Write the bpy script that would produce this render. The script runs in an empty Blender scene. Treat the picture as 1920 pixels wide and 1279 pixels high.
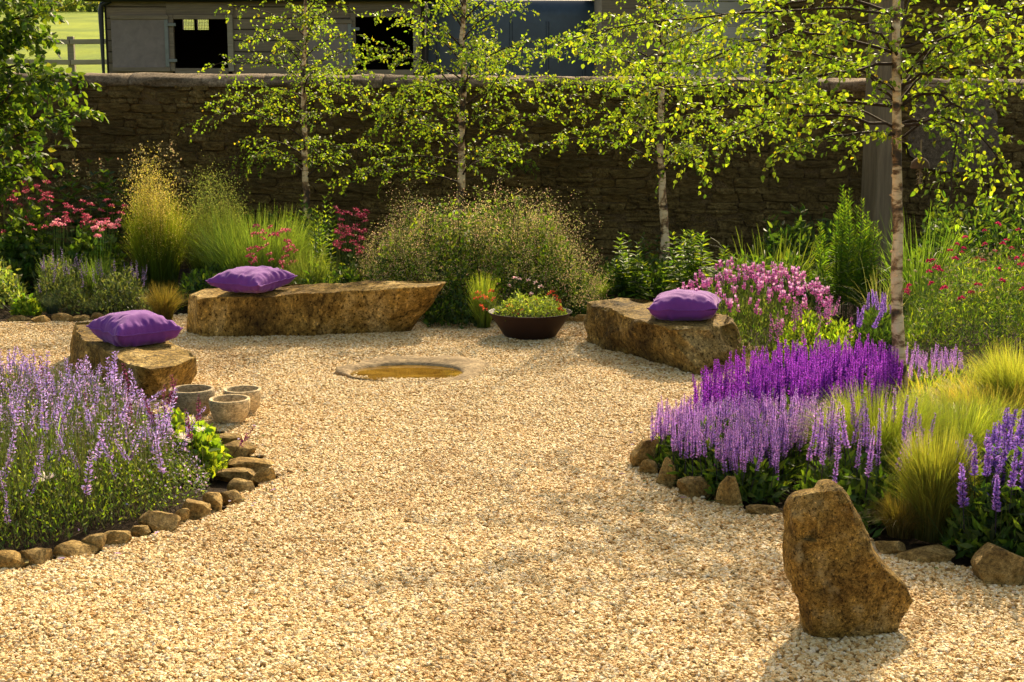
import bpy, bmesh, math, random
import numpy as np
from mathutils import Vector, noise, Matrix

# ------------------------------------------------------------------ camera, sky, sun, exposure
scene = bpy.context.scene
CAM_H, PITCH, FPX = 1.6, math.radians(9.53), 2600.0
cam_data = bpy.data.cameras.new('camera')
cam_data.sensor_width = 36.0
cam_data.lens = FPX / 1920.0 * 36.0
cam_data.clip_start, cam_data.clip_end = 0.05, 2000.0
cam = bpy.data.objects.new('camera', cam_data)
scene.collection.objects.link(cam)
cam.location = (0, 0, CAM_H)
cam.rotation_euler = (math.pi / 2 - PITCH, 0, 0)
scene.camera = cam

SUN_EL, SUN_AZ = math.radians(35.0), math.radians(17.0)      # behind the wall, a little to the right
world = bpy.data.worlds.new('World')
scene.world = world
world.use_nodes = True
wn = world.node_tree.nodes
sky_tex = wn.new('ShaderNodeTexSky')
sky_tex.sky_type = 'NISHITA'
sky_tex.sun_disc = False
sky_tex.sun_elevation = SUN_EL
sky_tex.sun_rotation = SUN_AZ
sky_tex.air_density, sky_tex.dust_density, sky_tex.ozone_density = 0.9, 3.5, 0.4
wn['Background'].inputs['Strength'].default_value = 0.15
warm = wn.new('ShaderNodeMix'); warm.data_type = 'RGBA'; warm.blend_type = 'MULTIPLY'      # uniform warm tint on the whole sky, added to turn its light golden
warm.inputs[0].default_value = 1.0; warm.inputs[7].default_value = (1.0, .88, .66, 1)
world.node_tree.links.new(sky_tex.outputs[0], warm.inputs[6])
world.node_tree.links.new(warm.outputs[2], wn['Background'].inputs['Color'])
sun_data = bpy.data.lights.new('sun', 'SUN')
sun_data.energy, sun_data.angle, sun_data.color = 4.1, math.radians(0.53), (1.0, 0.83, 0.56)
sun = bpy.data.objects.new('sun', sun_data)
scene.collection.objects.link(sun)
sdir = Vector((math.sin(SUN_AZ) * math.cos(SUN_EL), math.cos(SUN_AZ) * math.cos(SUN_EL), math.sin(SUN_EL)))
sun.rotation_euler = (-sdir).to_track_quat('-Z', 'Y').to_euler()
scene.view_settings.view_transform = 'Standard'
scene.view_settings.look = 'None'
scene.view_settings.exposure = 1.08
scene.view_settings.gamma = 1.0
scene.view_settings.use_curve_mapping = False
scene.render.engine = 'CYCLES'
scene.cycles.max_bounces = 8
scene.cycles.transparent_max_bounces = 8

rng = np.random.default_rng(11)
random.seed(11)
C = scene.collection

# ------------------------------------------------------------------ pixel -> place helpers
def ray(px, py):
    x, v = (px - 960.0) / FPX, (639.5 - py) / FPX
    return np.array([x, math.cos(PITCH) + v * math.sin(PITCH), -math.sin(PITCH) + v * math.cos(PITCH)])
def gp(px, py, z=0.0):
    """the point at height z seen at a pixel"""
    d = ray(px, py); t = (z - CAM_H) / d[2]
    return np.array([d[0] * t, d[1] * t, z])
def at(px, py, Y):
    """the point at depth Y seen at a pixel"""
    d = ray(px, py); t = Y / d[1]
    return np.array([d[0] * t, Y, CAM_H + d[2] * t])
def gpoly(pix, z=0.0):
    return np.array([gp(a, b, z)[:2] for a, b in pix])
def inside(P, poly):
    x, y = P[:, 0], P[:, 1]; res = np.zeros(len(P), bool)
    n = len(poly); j = n - 1
    for i in range(n):
        xi, yi = poly[i]; xj, yj = poly[j]
        c = ((yi > y) != (yj > y)) & (x < (xj - xi) * (y - yi) / (yj - yi + 1e-12) + xi)
        res ^= c; j = i
    return res
def edge_dist(P, poly):
    best = np.full(len(P), 1e9)
    for i in range(len(poly)):
        a, b = poly[i], poly[(i + 1) % len(poly)]
        ab = b - a; t = np.clip(((P - a) @ ab) / (ab @ ab + 1e-12), 0, 1)
        best = np.minimum(best, np.linalg.norm(P - (a + t[:, None] * ab), axis=1))
    return best
def scatter(poly, n, r=None):
    r = r or rng
    lo, hi = poly.min(0), poly.max(0); out = []
    k = 0
    while k < n:
        p = lo + r.random((n * 2, 2)) * (hi - lo)
        p = p[inside(p, poly)]; out.append(p); k += len(p)
    return np.concatenate(out)[:n]
def ellipse(cx, cy, rx, ry, n=20):
    a = np.linspace(0, 2 * math.pi, n, endpoint=False)
    return np.stack([cx + rx * np.cos(a), cy + ry * np.sin(a)], 1)

# ------------------------------------------------------------------ mesh helpers
def make_mesh(name, V, faces, col=None, smooth=False):
    me = bpy.data.meshes.new(name)
    V = np.asarray(V, np.float32)
    faces = [np.asarray(f, np.int32) for f in faces if len(f)]
    loops = np.concatenate([f.ravel() for f in faces]).astype(np.int32)
    tot = np.concatenate([np.full(len(f), f.shape[1], np.int32) for f in faces])
    start = np.concatenate([[0], np.cumsum(tot)[:-1]]).astype(np.int32)
    me.vertices.add(len(V)); me.vertices.foreach_set('co', V.ravel())
    me.loops.add(len(loops)); me.loops.foreach_set('vertex_index', loops)
    me.polygons.add(len(tot)); me.polygons.foreach_set('loop_start', start)
    if smooth:
        me.polygons.foreach_set('use_smooth', np.ones(len(tot), bool))
    me.update(calc_edges=True)
    if col is not None:
        a = me.attributes.new('Col', 'FLOAT_COLOR', 'POINT')
        c = np.ones((len(V), 4), np.float32); c[:, :3] = np.clip(col, 0, 1)
        a.data.foreach_set('color', c.ravel())
    return me

class Geo:
    """collects leaves, blades and tubes into one mesh"""
    def __init__(self):
        self.V, self.C, self.F3, self.F4, self.n = [], [], [], [], 0
    def add(self, V, F, col):
        V = np.asarray(V, np.float32)
        F = np.asarray(F, np.int32) + self.n
        (self.F3 if F.shape[1] == 3 else self.F4).append(F)
        self.V.append(V); c = np.asarray(col, np.float32)
        if c.ndim == 1: c = np.tile(c, (len(V), 1))
        self.C.append(c); self.n += len(V)
    def mesh(self, name, smooth=False, off=(0, 0, 0)):
        V = np.concatenate(self.V) - np.asarray(off, np.float32)
        F = []
        if self.F3: F.append(np.concatenate(self.F3))
        if self.F4: F.append(np.concatenate(self.F4))
        return make_mesh(name, V, F, np.concatenate(self.C), smooth)

def unit(v):
    v = np.asarray(v, float)
    return v / (np.linalg.norm(v, axis=-1, keepdims=True) + 1e-9)
def vary(col, n, amt=0.25, hue=0.12, r=None):
    r = r or rng
    b = 1 + amt * (r.random((n, 1)) * 2 - 1)
    h = 1 + hue * (r.random((n, 3)) * 2 - 1)
    return np.clip(np.asarray(col)[None] * b * h, 0.002, 1)
def mixcol(cols, n, amt=0.25, hue=0.12, w=None, r=None):
    r = r or rng
    cols = np.asarray(cols, float)
    k = r.choice(len(cols), n, p=w)
    c = cols[k]
    return np.clip(c * (1 + amt * (r.random((n, 1)) * 2 - 1)) * (1 + hue * (r.random((n, 3)) * 2 - 1)), 0.002, 1)
def rdir(n, up=0.0, flat=1.0, r=None):
    r = r or rng
    v = r.normal(size=(n, 3)); v[:, 2] = v[:, 2] * flat
    v = unit(v); v[:, 2] += up
    return unit(v)

def leaves(g, P, D, L, W, col, N=None, cup=0.12, ovate=True):
    P = np.asarray(P, float); n = len(P); D = unit(D)
    L = np.broadcast_to(np.asarray(L, float), (n,))[:, None]; W = np.broadcast_to(np.asarray(W, float), (n,))[:, None]
    if N is None: N = rng.normal(size=(n, 3))
    S = unit(np.cross(D, N)); U = np.cross(S, D)
    if ovate:
        V = np.stack([P, P + D * L * .28 + S * W * .46 + U * W * cup, P + D * L * .66 + S * W * .36 + U * W * cup * .8,
                      P + D * L - U * L * .08, P + D * L * .66 - S * W * .36 + U * W * cup * .8,
                      P + D * L * .28 - S * W * .46 + U * W * cup], 1).reshape(-1, 3)
        k = np.arange(n)[:, None] * 6
        F = np.concatenate([k + [0, 1, 2, 3], k + [0, 3, 4, 5]])
        g.add(V, F, np.repeat(col, 6, 0) if np.ndim(col) == 2 else col)
    else:
        V = np.stack([P, P + D * L * .45 + S * W * .5 + U * W * cup, P + D * L, P + D * L * .45 - S * W * .5 + U * W * cup], 1).reshape(-1, 3)
        k = np.arange(n)[:, None] * 4
        F = np.concatenate([k + [0, 1, 2], k + [0, 2, 3]])
        g.add(V, F, np.repeat(col, 4, 0) if np.ndim(col) == 2 else col)

def blades(g, P, az, H, lean, W, c0, c1, seg=4, droop=0.0, pw=1.8):
    """arching grass blades: P base points, az lean direction, H rise, lean sideways reach, droop loss of height at the tip"""
    P = np.asarray(P, float); n = len(P)
    H = np.broadcast_to(np.asarray(H, float), (n,)); lean = np.broadcast_to(np.asarray(lean, float), (n,))
    W = np.broadcast_to(np.asarray(W, float), (n,)); droop = np.broadcast_to(np.asarray(droop, float), (n,))
    d = np.stack([np.cos(az), np.sin(az), np.zeros(n)], 1)
    wa = rng.random(n) * 2 * math.pi
    s = np.stack([np.cos(wa), np.sin(wa), np.zeros(n)], 1)
    rows, cols = [], []
    c0 = np.broadcast_to(np.asarray(c0, float), (n, 3)); c1 = np.broadcast_to(np.asarray(c1, float), (n, 3))
    for i in range(seg + 1):
        t = i / seg
        p = P + d * (lean * t ** pw)[:, None]
        p[:, 2] += H * t - droop * t ** 3
        w = W * (1 - t) ** 0.7 * 0.5
        if i == seg: w = W * 0.04
        rows.append(p + s * w[:, None]); rows.append(p - s * w[:, None])
        cc = c0 * (1 - t) + c1 * t
        cols += [cc, cc]
    V = np.stack(rows, 1).reshape(-1, 3); Cc = np.stack(cols, 1).reshape(-1, 3)
    m = 2 * (seg + 1); k = np.arange(n)[:, None] * m
    F = np.concatenate([k + [2 * i, 2 * i + 1, 2 * i + 3, 2 * i + 2] for i in range(seg)])
    g.add(V, F, Cc)

def tube(g, pts, radii, col, sides=6):
    pts = np.asarray(pts, float); n = len(pts)
    radii = np.broadcast_to(np.asarray(radii, float), (n,))
    T = unit(np.gradient(pts, axis=0))
    ref = np.array([0, 0, 1.0]) if abs(T[0][2]) < .9 else np.array([1.0, 0, 0])
    V = []
    for i in range(n):
        a = unit(np.cross(T[i], ref)); b = np.cross(T[i], a)
        th = np.linspace(0, 2 * math.pi, sides, endpoint=False)
        V.append(pts[i] + radii[i] * (np.cos(th)[:, None] * a + np.sin(th)[:, None] * b))
    V = np.concatenate(V); F = []
    for i in range(n - 1):
        for k in range(sides):
            k2 = (k + 1) % sides
            F.append((i * sides + k, i * sides + k2, (i + 1) * sides + k2, (i + 1) * sides + k))
    g.add(V, F, col)

def stems(g, A, B, r, col):
    """many straight thin three-sided stems"""
    A = np.asarray(A, float); B = np.asarray(B, float); n = len(A)
    D = unit(B - A); s = unit(np.cross(D, [0.3, 0.9, 0.1])); u = np.cross(s, D)
    o = [s, -0.5 * s + .87 * u, -0.5 * s - .87 * u]
    V = np.stack([A + r * q for q in o] + [B + .6 * r * q for q in o], 1).reshape(-1, 3)
    k = np.arange(n)[:, None] * 6
    F = np.concatenate([k + [0, 1, 4, 3], k + [1, 2, 5, 4], k + [2, 0, 3, 5]])
    g.add(V, F, np.repeat(col, 6, 0) if np.ndim(col) == 2 else col)

# ------------------------------------------------------------------ scene helpers
def link(name, me, mat=None, parent=None, loc=None):
    o = bpy.data.objects.new(name, me)
    C.objects.link(o)
    if mat is not None and me is not None and not me.materials:
        me.materials.append(mat)
    if parent is not None: o.parent = parent
    if loc is not None: o.location = loc
    return o
def tag(o, label=None, cat=None, group=None, kind=None):
    if label: o['label'] = label
    if cat: o['category'] = cat
    if group: o['group'] = group
    if kind: o['kind'] = kind
    return o
def thing(name, label, cat, loc=(0, 0, 0), group=None):
    o = bpy.data.objects.new(name, None)
    C.objects.link(o); o.location = loc; o.empty_display_size = .1
    return tag(o, label, cat, group)
def bm_mesh(name, bm, smooth=False):
    me = bpy.data.meshes.new(name); bm.to_mesh(me); bm.free()
    if smooth:
        for p in me.polygons: p.use_smooth = True
    return me
def box_mesh(name, sx, sy, sz, bev=0.004, centre_z=False):
    bm = bmesh.new(); bmesh.ops.create_cube(bm, size=1)
    bmesh.ops.scale(bm, vec=(sx, sy, sz), verts=bm.verts)
    if not centre_z: bmesh.ops.translate(bm, vec=(0, 0, sz / 2), verts=bm.verts)
    if bev: bmesh.ops.bevel(bm, geom=bm.edges[:], offset=bev, segments=1, affect='EDGES')
    return bm_mesh(name, bm)
def lathe(name, prof, n=40, wob=0.0, seed=0, close=False):
    V, F = [], []
    for i, (r, z) in enumerate(prof):
        for k in range(n):
            a = 2 * math.pi * k / n
            w = 1 + wob * noise.noise(Vector((math.cos(a) * 1.3 + seed, math.sin(a) * 1.3, z * 6)))
            V.append((r * w * math.cos(a), r * w * math.sin(a), z))
    m = len(prof)
    for i in range(m - 1):
        for k in range(n):
            k2 = (k + 1) % n
            F.append((i * n + k, i * n + k2, (i + 1) * n + k2, (i + 1) * n + k))
    me = make_mesh(name, V, [F], smooth=True)
    return me

# ------------------------------------------------------------------ materials
def nodes_of(name):
    m = bpy.data.materials.new(name); m.use_nodes = True
    nt = m.node_tree
    return m, nt, nt.nodes, nt.links, nt.nodes['Principled BSDF']
def ramp(nt, stops, fac):
    r = nt.nodes.new('ShaderNodeValToRGB')
    e = r.color_ramp.elements
    e[0].position, e[0].color = stops[0][0], (*stops[0][1], 1)
    e[1].position, e[1].color = stops[-1][0], (*stops[-1][1], 1)
    for p, c in stops[1:-1]:
        k = e.new(p); k.color = (*c, 1)
    nt.links.new(fac, r.inputs[0])
    return r.outputs[0]
def noise_node(nt, scale, detail=6, rough=.6, vec=None, dist=0.0):
    t = nt.nodes.new('ShaderNodeTexNoise')
    t.inputs['Scale'].default_value = scale; t.inputs['Detail'].default_value = detail
    t.inputs['Roughness'].default_value = rough; t.inputs['Distortion'].default_value = dist
    if vec is not None: nt.links.new(vec, t.inputs['Vector'])
    return t
def mapping(nt, scale=(1, 1, 1), kind='Object'):
    tc = nt.nodes.new('ShaderNodeTexCoord'); mp = nt.nodes.new('ShaderNodeMapping')
    mp.inputs['Scale'].default_value = scale
    nt.links.new(tc.outputs[kind], mp.inputs[0])
    return mp.outputs[0]
def mixrgb(nt, mode, fac, a, b):
    m = nt.nodes.new('ShaderNodeMix'); m.data_type = 'RGBA'; m.blend_type = mode
    for s, v in ((0, fac), (6, a), (7, b)):
        if hasattr(v, 'is_linked'): nt.links.new(v, m.inputs[s])
        elif isinstance(v, tuple): m.inputs[s].default_value = (*v, 1)
        else: m.inputs[s].default_value = v
    return m.outputs[2]
def bump(nt, height, strength, dist=0.01, prev=None):
    b = nt.nodes.new('ShaderNodeBump'); b.inputs['Strength'].default_value = strength
    b.inputs['Distance'].default_value = dist
    nt.links.new(height, b.inputs['Height'])
    if prev is not None: nt.links.new(prev, b.inputs['Normal'])
    return b.outputs[0]

def foliage_mat(name, trans=0.45, tint=(1.5, 1.5, 0.7), rough=0.5, spec=0.35):
    m, nt, N, L, p = nodes_of(name)
    a = N.new('ShaderNodeAttribute'); a.attribute_name = 'Col'
    L.new(a.outputs['Color'], p.inputs['Base Color'])
    p.inputs['Roughness'].default_value = rough; p.inputs['Specular IOR Level'].default_value = spec
    tr = N.new('ShaderNodeBsdfTranslucent')
    L.new(mixrgb(nt, 'MULTIPLY', 1.0, a.outputs['Color'], tint), tr.inputs['Color'])
    mx = N.new('ShaderNodeMixShader'); mx.inputs[0].default_value = trans
    L.new(p.outputs[0], mx.inputs[1]); L.new(tr.outputs[0], mx.inputs[2])
    L.new(mx.outputs[0], N['Material Output'].inputs['Surface'])
    return m
M = {}
M['leaf'] = foliage_mat('leaf', 0.5, (2.8, 2.6, 0.7))
M['herb'] = foliage_mat('herb', 0.48, (2.4, 2.2, 0.6), rough=.55)
M['grass'] = foliage_mat('grass', 0.5, (2.0, 1.9, 0.55), rough=.5, spec=.2)
M['petal'] = foliage_mat('petal', 0.5, (1.35, 1.2, 1.25), rough=.7, spec=.1)
def col_mat(name, rough=.85):
    m, nt, N, L, p = nodes_of(name)
    a = N.new('ShaderNodeAttribute'); a.attribute_name = 'Col'
    L.new(a.outputs['Color'], p.inputs['Base Color']); p.inputs['Roughness'].default_value = rough
    p.inputs['Specular IOR Level'].default_value = .15
    return m
M['twig'] = col_mat('twig')

def stone_mat(name, stops, scale=3.0, bstr=.6, bdist=.02, streak=(1, 1, 1), spots=None, rough=.9, grain=.9, cracks=0):
    m, nt, N, L, p = nodes_of(name)
    v = mapping(nt, streak)
    n1 = noise_node(nt, scale, 8, .65, v, .4); n2 = noise_node(nt, scale * 9, 6, .7, v)
    c = ramp(nt, stops, n1.outputs[0])
    dark = ramp(nt, [(.34, (.3, .26, .22)), (.5, (.85, .82, .78)), (.66, (1.4, 1.36, 1.3))], n2.outputs[0])
    c = mixrgb(nt, 'MULTIPLY', grain, c, dark)
    n5 = noise_node(nt, scale * 40, 3, .6, v)
    c = mixrgb(nt, 'MULTIPLY', grain * .8, c, ramp(nt, [(.35, (.5, .48, .45)), (.65, (1.45, 1.42, 1.38))], n5.outputs[0]))
    oi = N.new('ShaderNodeObjectInfo')
    tint = ramp(nt, [(0, (.72, .70, .68)), (.5, (1, 1, 1)), (1, (1.2, 1.12, .98))], oi.outputs['Random'])
    c = mixrgb(nt, 'MULTIPLY', .8, c, tint)
    if spots:
        n3 = noise_node(nt, scale * 2.3, 5, .6, v)
        f = ramp(nt, [(.54, (0, 0, 0)), (.72, (.75, .75, .75))], n3.outputs[0])
        c = mixrgb(nt, 'MIX', f, c, spots)
    b1 = bump(nt, n1.outputs[0], bstr, bdist * 2)
    if cracks:
        nd = noise_node(nt, scale * 1.5, 4, .6, v)
        dv = N.new('ShaderNodeVectorMath'); dv.operation = 'MULTIPLY_ADD'; dv.inputs[1].default_value = (.25, .25, .25)
        L.new(nd.outputs['Color'], dv.inputs[0]); L.new(v, dv.inputs[2])
        vo = N.new('ShaderNodeTexVoronoi'); vo.feature = 'DISTANCE_TO_EDGE'; vo.inputs['Scale'].default_value = cracks
        L.new(dv.outputs[0], vo.inputs['Vector'])
        line = ramp(nt, [(0, (.3, .28, .25)), (.035, (1, 1, 1))], vo.outputs['Distance'])
        patchy = ramp(nt, [(.45, (0, 0, 0)), (.6, (1, 1, 1))], nd.outputs[0])
        c = mixrgb(nt, 'MULTIPLY', patchy, c, line)
        b1 = bump(nt, line, .5, .006, b1)
        pit = noise_node(nt, scale * 18, 2, .5, v)
        c = mixrgb(nt, 'MULTIPLY', .9, c, ramp(nt, [(.33, (.25, .22, .2)), (.4, (1, 1, 1)), (.64, (1, 1, 1)), (.7, (1.7, 1.65, 1.5))], pit.outputs[0]))
    L.new(c, p.inputs['Base Color']); p.inputs['Roughness'].default_value = rough
    p.inputs['Specular IOR Level'].default_value = .2
    n4 = noise_node(nt, scale * 22, 5, .7, v)
    b2 = bump(nt, n4.outputs[0], bstr, bdist * .5, b1)
    L.new(bump(nt, n2.outputs[0], bstr, bdist, b2), p.inputs['Normal'])
    return m
OCHRE = [(.3, (.05, .033, .011)), (.43, (.155, .103, .027)), (.54, (.29, .2, .055)), (.7, (.47, .37, .17))]
GOLD = [(.3, (.07, .042, .012)), (.42, (.21, .13, .03)), (.53, (.4, .265, .065)), (.7, (.6, .45, .19))]
M['sandstone'] = stone_mat('sandstone', OCHRE, 3.2, .7, .02, cracks=3.5)
M['boulder'] = stone_mat('boulder', GOLD, 7.5, 1.0, .016, spots=(.46, .36, .17), grain=1.0, cracks=9)
M['edging'] = stone_mat('edging', [(.3, (.12, .078, .026)), (.45, (.28, .188, .06)), (.57, (.43, .31, .12)), (.72, (.6, .49, .28))], 9, .8, .01)
M['bench_stone'] = stone_mat('bench_stone', OCHRE, 2.6, .6, .018, streak=(1.25, 1.25, .85), cracks=2.5)
M['wallstone'] = stone_mat('wallstone', [(.3, (.085, .058, .021)), (.5, (.205, .142, .05)), (.72, (.34, .25, .1))], 4.0, .8, .02)
M['mortar'] = stone_mat('mortar', [(.3, (.08, .055, .026)), (.7, (.17, .12, .06))], 8, .6, .01)
M['coping'] = stone_mat('coping', [(.3, (.09, .068, .042)), (.55, (.22, .17, .115)), (.75, (.38, .31, .23))], 4.5, .6, .012)
M['plaster'] = stone_mat('plaster', [(.3, (.12, .09, .06)), (.7, (.22, .17, .12))], 2.5, .25, .005)
M['pot'] = stone_mat('pot', [(.28, (.32, .26, .16)), (.5, (.54, .46, .31)), (.72, (.68, .61, .46))], 7, .6, .006, streak=(1, 1, 1.6))
M['basin'] = stone_mat('basin', [(.3, (.17, .125, .07)), (.52, (.37, .285, .17)), (.75, (.56, .445, .28))], 4, .7, .012, streak=(1, 3, 1))
M['soil'] = stone_mat('soil', [(.3, (.03, .02, .012)), (.55, (.075, .05, .03)), (.75, (.14, .095, .055))], 14, .9, .03)

def wood_mat(name, c0, c1, axis=(1, 14, 14), rough=.8):
    m, nt, N, L, p = nodes_of(name)
    v = mapping(nt, axis)
    n1 = noise_node(nt, 2.2, 8, .65, v, .6)
    oi = N.new('ShaderNodeObjectInfo')
    tint = ramp(nt, [(0, (.75, .75, .75)), (1, (1.2, 1.18, 1.14))], oi.outputs['Random'])
    c = mixrgb(nt, 'MULTIPLY', 1, ramp(nt, [(.3, c0), (.7, c1)], n1.outputs[0]), tint)
    L.new(c, p.inputs['Base Color']); p.inputs['Roughness'].default_value = rough
    L.new(bump(nt, n1.outputs[0], .5, .006), p.inputs['Normal'])
    return m
M['board'] = wood_mat('board', (.13, .1, .07), (.27, .21, .15))
M['board_grey'] = wood_mat('board_grey', (.4, .38, .35), (.56, .54, .5))
M['post'] = wood_mat('post', (.11, .075, .04), (.23, .16, .088), (14, 14, 1))
M['rail'] = wood_mat('rail', (.2, .17, .12), (.34, .29, .22))
M['doorpanel'] = wood_mat('doorpanel', (.15, .12, .115), (.22, .18, .17), (3, 3, 3))
def flat_mat(name, col, rough=.6, metal=0.0, spec=.4, coat=0.0):
    m, nt, N, L, p = nodes_of(name)
    n1 = noise_node(nt, 6, 6, .6, mapping(nt))
    c = ramp(nt, [(.3, tuple(x * .75 for x in col)), (.7, tuple(min(1, x * 1.2) for x in col))], n1.outputs[0])
    L.new(c, p.inputs['Base Color']); p.inputs['Roughness'].default_value = rough
    p.inputs['Metallic'].default_value = metal; p.inputs['Specular IOR Level'].default_value = spec
    p.inputs['Coat Weight'].default_value = coat
    return m
M['black_plastic'] = flat_mat('black_plastic', (.012, .014, .014), .4)
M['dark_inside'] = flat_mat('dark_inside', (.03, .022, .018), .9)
M['trailer_blue'] = flat_mat('trailer_blue', (.03, .05, .075), .35, spec=.5)
M['bowl_metal'] = flat_mat('bowl_metal', (.024, .01, .007), .6, spec=.35)
M['galv'] = flat_mat('galv', (.2, .21, .2), .6, .3)
M['coir'] = flat_mat('coir', (.09, .055, .03), .95)
M['roof'] = flat_mat('roof', (.06, .055, .05), .8)

def bark_mat():
    m, nt, N, L, p = nodes_of('birch_bark')
    v = mapping(nt, (6, 6, 9)); v2 = mapping(nt, (10, 10, 60))
    n1 = noise_node(nt, 1.0, 6, .62, v, .5); n2 = noise_node(nt, 1.0, 4, .6, v2, .2)
    c = ramp(nt, [(.4, (.05, .03, .015)), (.47, (.25, .13, .05)), (.52, (.76, .53, .29)), (.72, (.88, .73, .5))], n1.outputs[0])
    l = ramp(nt, [(.33, (.35, .25, .18)), (.45, (1, 1, 1))], n2.outputs[0])
    L.new(mixrgb(nt, 'MULTIPLY', .8, c, l), p.inputs['Base Color'])
    p.inputs['Roughness'].default_value = .7
    L.new(bump(nt, n2.outputs[0], .5, .004, bump(nt, n1.outputs[0], .6, .008)), p.inputs['Normal'])
    return m
M['bark'] = bark_mat()

def fabric_mat():
    m, nt, N, L, p = nodes_of('cushion_fabric')
    v = mapping(nt)
    n1 = noise_node(nt, 5, 5, .6, v); w = noise_node(nt, 260, 2, .5, v)
    c = ramp(nt, [(.3, (.12, .03, .21)), (.7, (.17, .043, .275))], n1.outputs[0])
    L.new(c, p.inputs['Base Color']); p.inputs['Roughness'].default_value = .85
    p.inputs['Specular IOR Level'].default_value = .15
    p.inputs['Sheen Weight'].default_value = .4; p.inputs['Sheen Roughness'].default_value = .4
    p.inputs['Sheen Tint'].default_value = (.85, .6, .9, 1)
    L.new(bump(nt, w.outputs[0], .25, .002, bump(nt, n1.outputs[0], .35, .02)), p.inputs['Normal'])
    return m
M['fabric'] = fabric_mat()

def pebble_mat():
    m, nt, N, L, p = nodes_of('pebble')
    oi = N.new('ShaderNodeObjectInfo')
    c = ramp(nt, [(0, (.3, .16, .045)), (.1, (.5, .3, .09)), (.3, (.63, .445, .2)), (.55, (.72, .56, .29)),
                  (.78, (.77, .635, .385)), (.93, (.82, .745, .56)), (1, (.62, .46, .29))], oi.outputs['Random'])
    n1 = noise_node(nt, 30, 4, .6, mapping(nt))
    c = mixrgb(nt, 'MULTIPLY', .6, c, ramp(nt, [(.3, (.7, .62, .5)), (.7, (1.1, 1.1, 1.1))], n1.outputs[0]))
    n2 = noise_node(nt, 1.4, 5, .65, oi.outputs['Location'], .5)
    c = mixrgb(nt, 'MULTIPLY', .8, c, ramp(nt, [(.36, (.8, .72, .6)), (.5, (1, 1, 1)), (.66, (1.06, 1.0, .92))], n2.outputs[0]))
    L.new(c, p.inputs['Base Color']); p.inputs['Roughness'].default_value = .7
    p.inputs['Specular IOR Level'].default_value = .3
    return m
M['pebble'] = pebble_mat()
M['gravel_bed'] = stone_mat('gravel_bed', [(.3, (.34, .21, .07)), (.5, (.56, .37, .13)), (.7, (.72, .53, .22))], 45, .9, .02)

def water_mat():
    m, nt, N, L, p = nodes_of('ochre_water')
    n1 = noise_node(nt, 5, 5, .6, mapping(nt, (1, 2, 1)), 1.0)
    L.new(ramp(nt, [(.3, (.07, .035, .006)), (.55, (.2, .115, .015)), (.75, (.34, .21, .035))], n1.outputs[0]), p.inputs['Base Color'])  # ochre of the bottom and the reflected wall put into the base colour
    p.inputs['Roughness'].default_value = .06; p.inputs['IOR'].default_value = 1.33
    n2 = noise_node(nt, 9, 3, .5, mapping(nt))
    L.new(bump(nt, n2.outputs[0], .06, .01), p.inputs['Normal'])
    return m
M['water'] = water_mat()
def field_mat():
    m, nt, N, L, p = nodes_of('meadow')
    n1 = noise_node(nt, .25, 6, .6, mapping(nt)); n2 = noise_node(nt, 3, 8, .75, mapping(nt, (1, .25, 1)))
    c = ramp(nt, [(.3, (.1, .16, .012)), (.7, (.26, .32, .018))], n1.outputs[0])
    c = mixrgb(nt, 'MULTIPLY', .7, c, ramp(nt, [(.3, (.65, .65, .6)), (.7, (1.1, 1.1, 1.1))], n2.outputs[0]))
    L.new(c, p.inputs['Base Color']); p.inputs['Roughness'].default_value = .9
    p.inputs['Specular IOR Level'].default_value = .1
    L.new(bump(nt, n2.outputs[0], .5, .05), p.inputs['Normal'])
    return m
M['meadow'] = field_mat()

# ================================================================== the setting
# garden soil under everything, then the meadow rising behind the wall
def fbm(x, y, s=1.0, z=0.0):
    return noise.fractal(Vector((x * s, y * s, z)), 1.0, 2.0, 4)

WALL_Y = 14.2
gx = np.linspace(-16, 16, 110); gy = np.linspace(-6, 15.2, 90)
V = [(x, y, -0.03 + 0.012 * fbm(x, y, 3)) for y in gy for x in gx]
nx = len(gx)
F = [(j * nx + i, j * nx + i + 1, (j + 1) * nx + i + 1, (j + 1) * nx + i) for j in range(len(gy) - 1) for i in range(nx - 1)]
tag(link('ground', make_mesh('ground', V, [F], smooth=True), M['soil']), kind='structure')

def meadow_z(y):
    return float(np.interp(y, [14.6, 16, 22, 29, 40, 100, 105, 200, 400, 900], [-0.05, .3, .95, 1.75, 2.6, 8.3, 8.7, 22, 60, 180]))
gx = np.concatenate([np.linspace(-300, -40, 14), np.linspace(-36, 36, 60), np.linspace(40, 300, 14)])
gy = np.concatenate([np.linspace(14.9, 60, 60), np.linspace(64, 220, 40), np.linspace(240, 900, 12)])
nx = len(gx)
V = [(x, y, meadow_z(y) + 0.05 * fbm(x, y, .5)) for y in gy for x in gx]
F = [(j * nx + i, j * nx + i + 1, (j + 1) * nx + i + 1, (j + 1) * nx + i) for j in range(len(gy) - 1) for i in range(nx - 1)]
tag(link('field', make_mesh('field', V, [F], smooth=True), M['meadow']), kind='structure')

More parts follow.
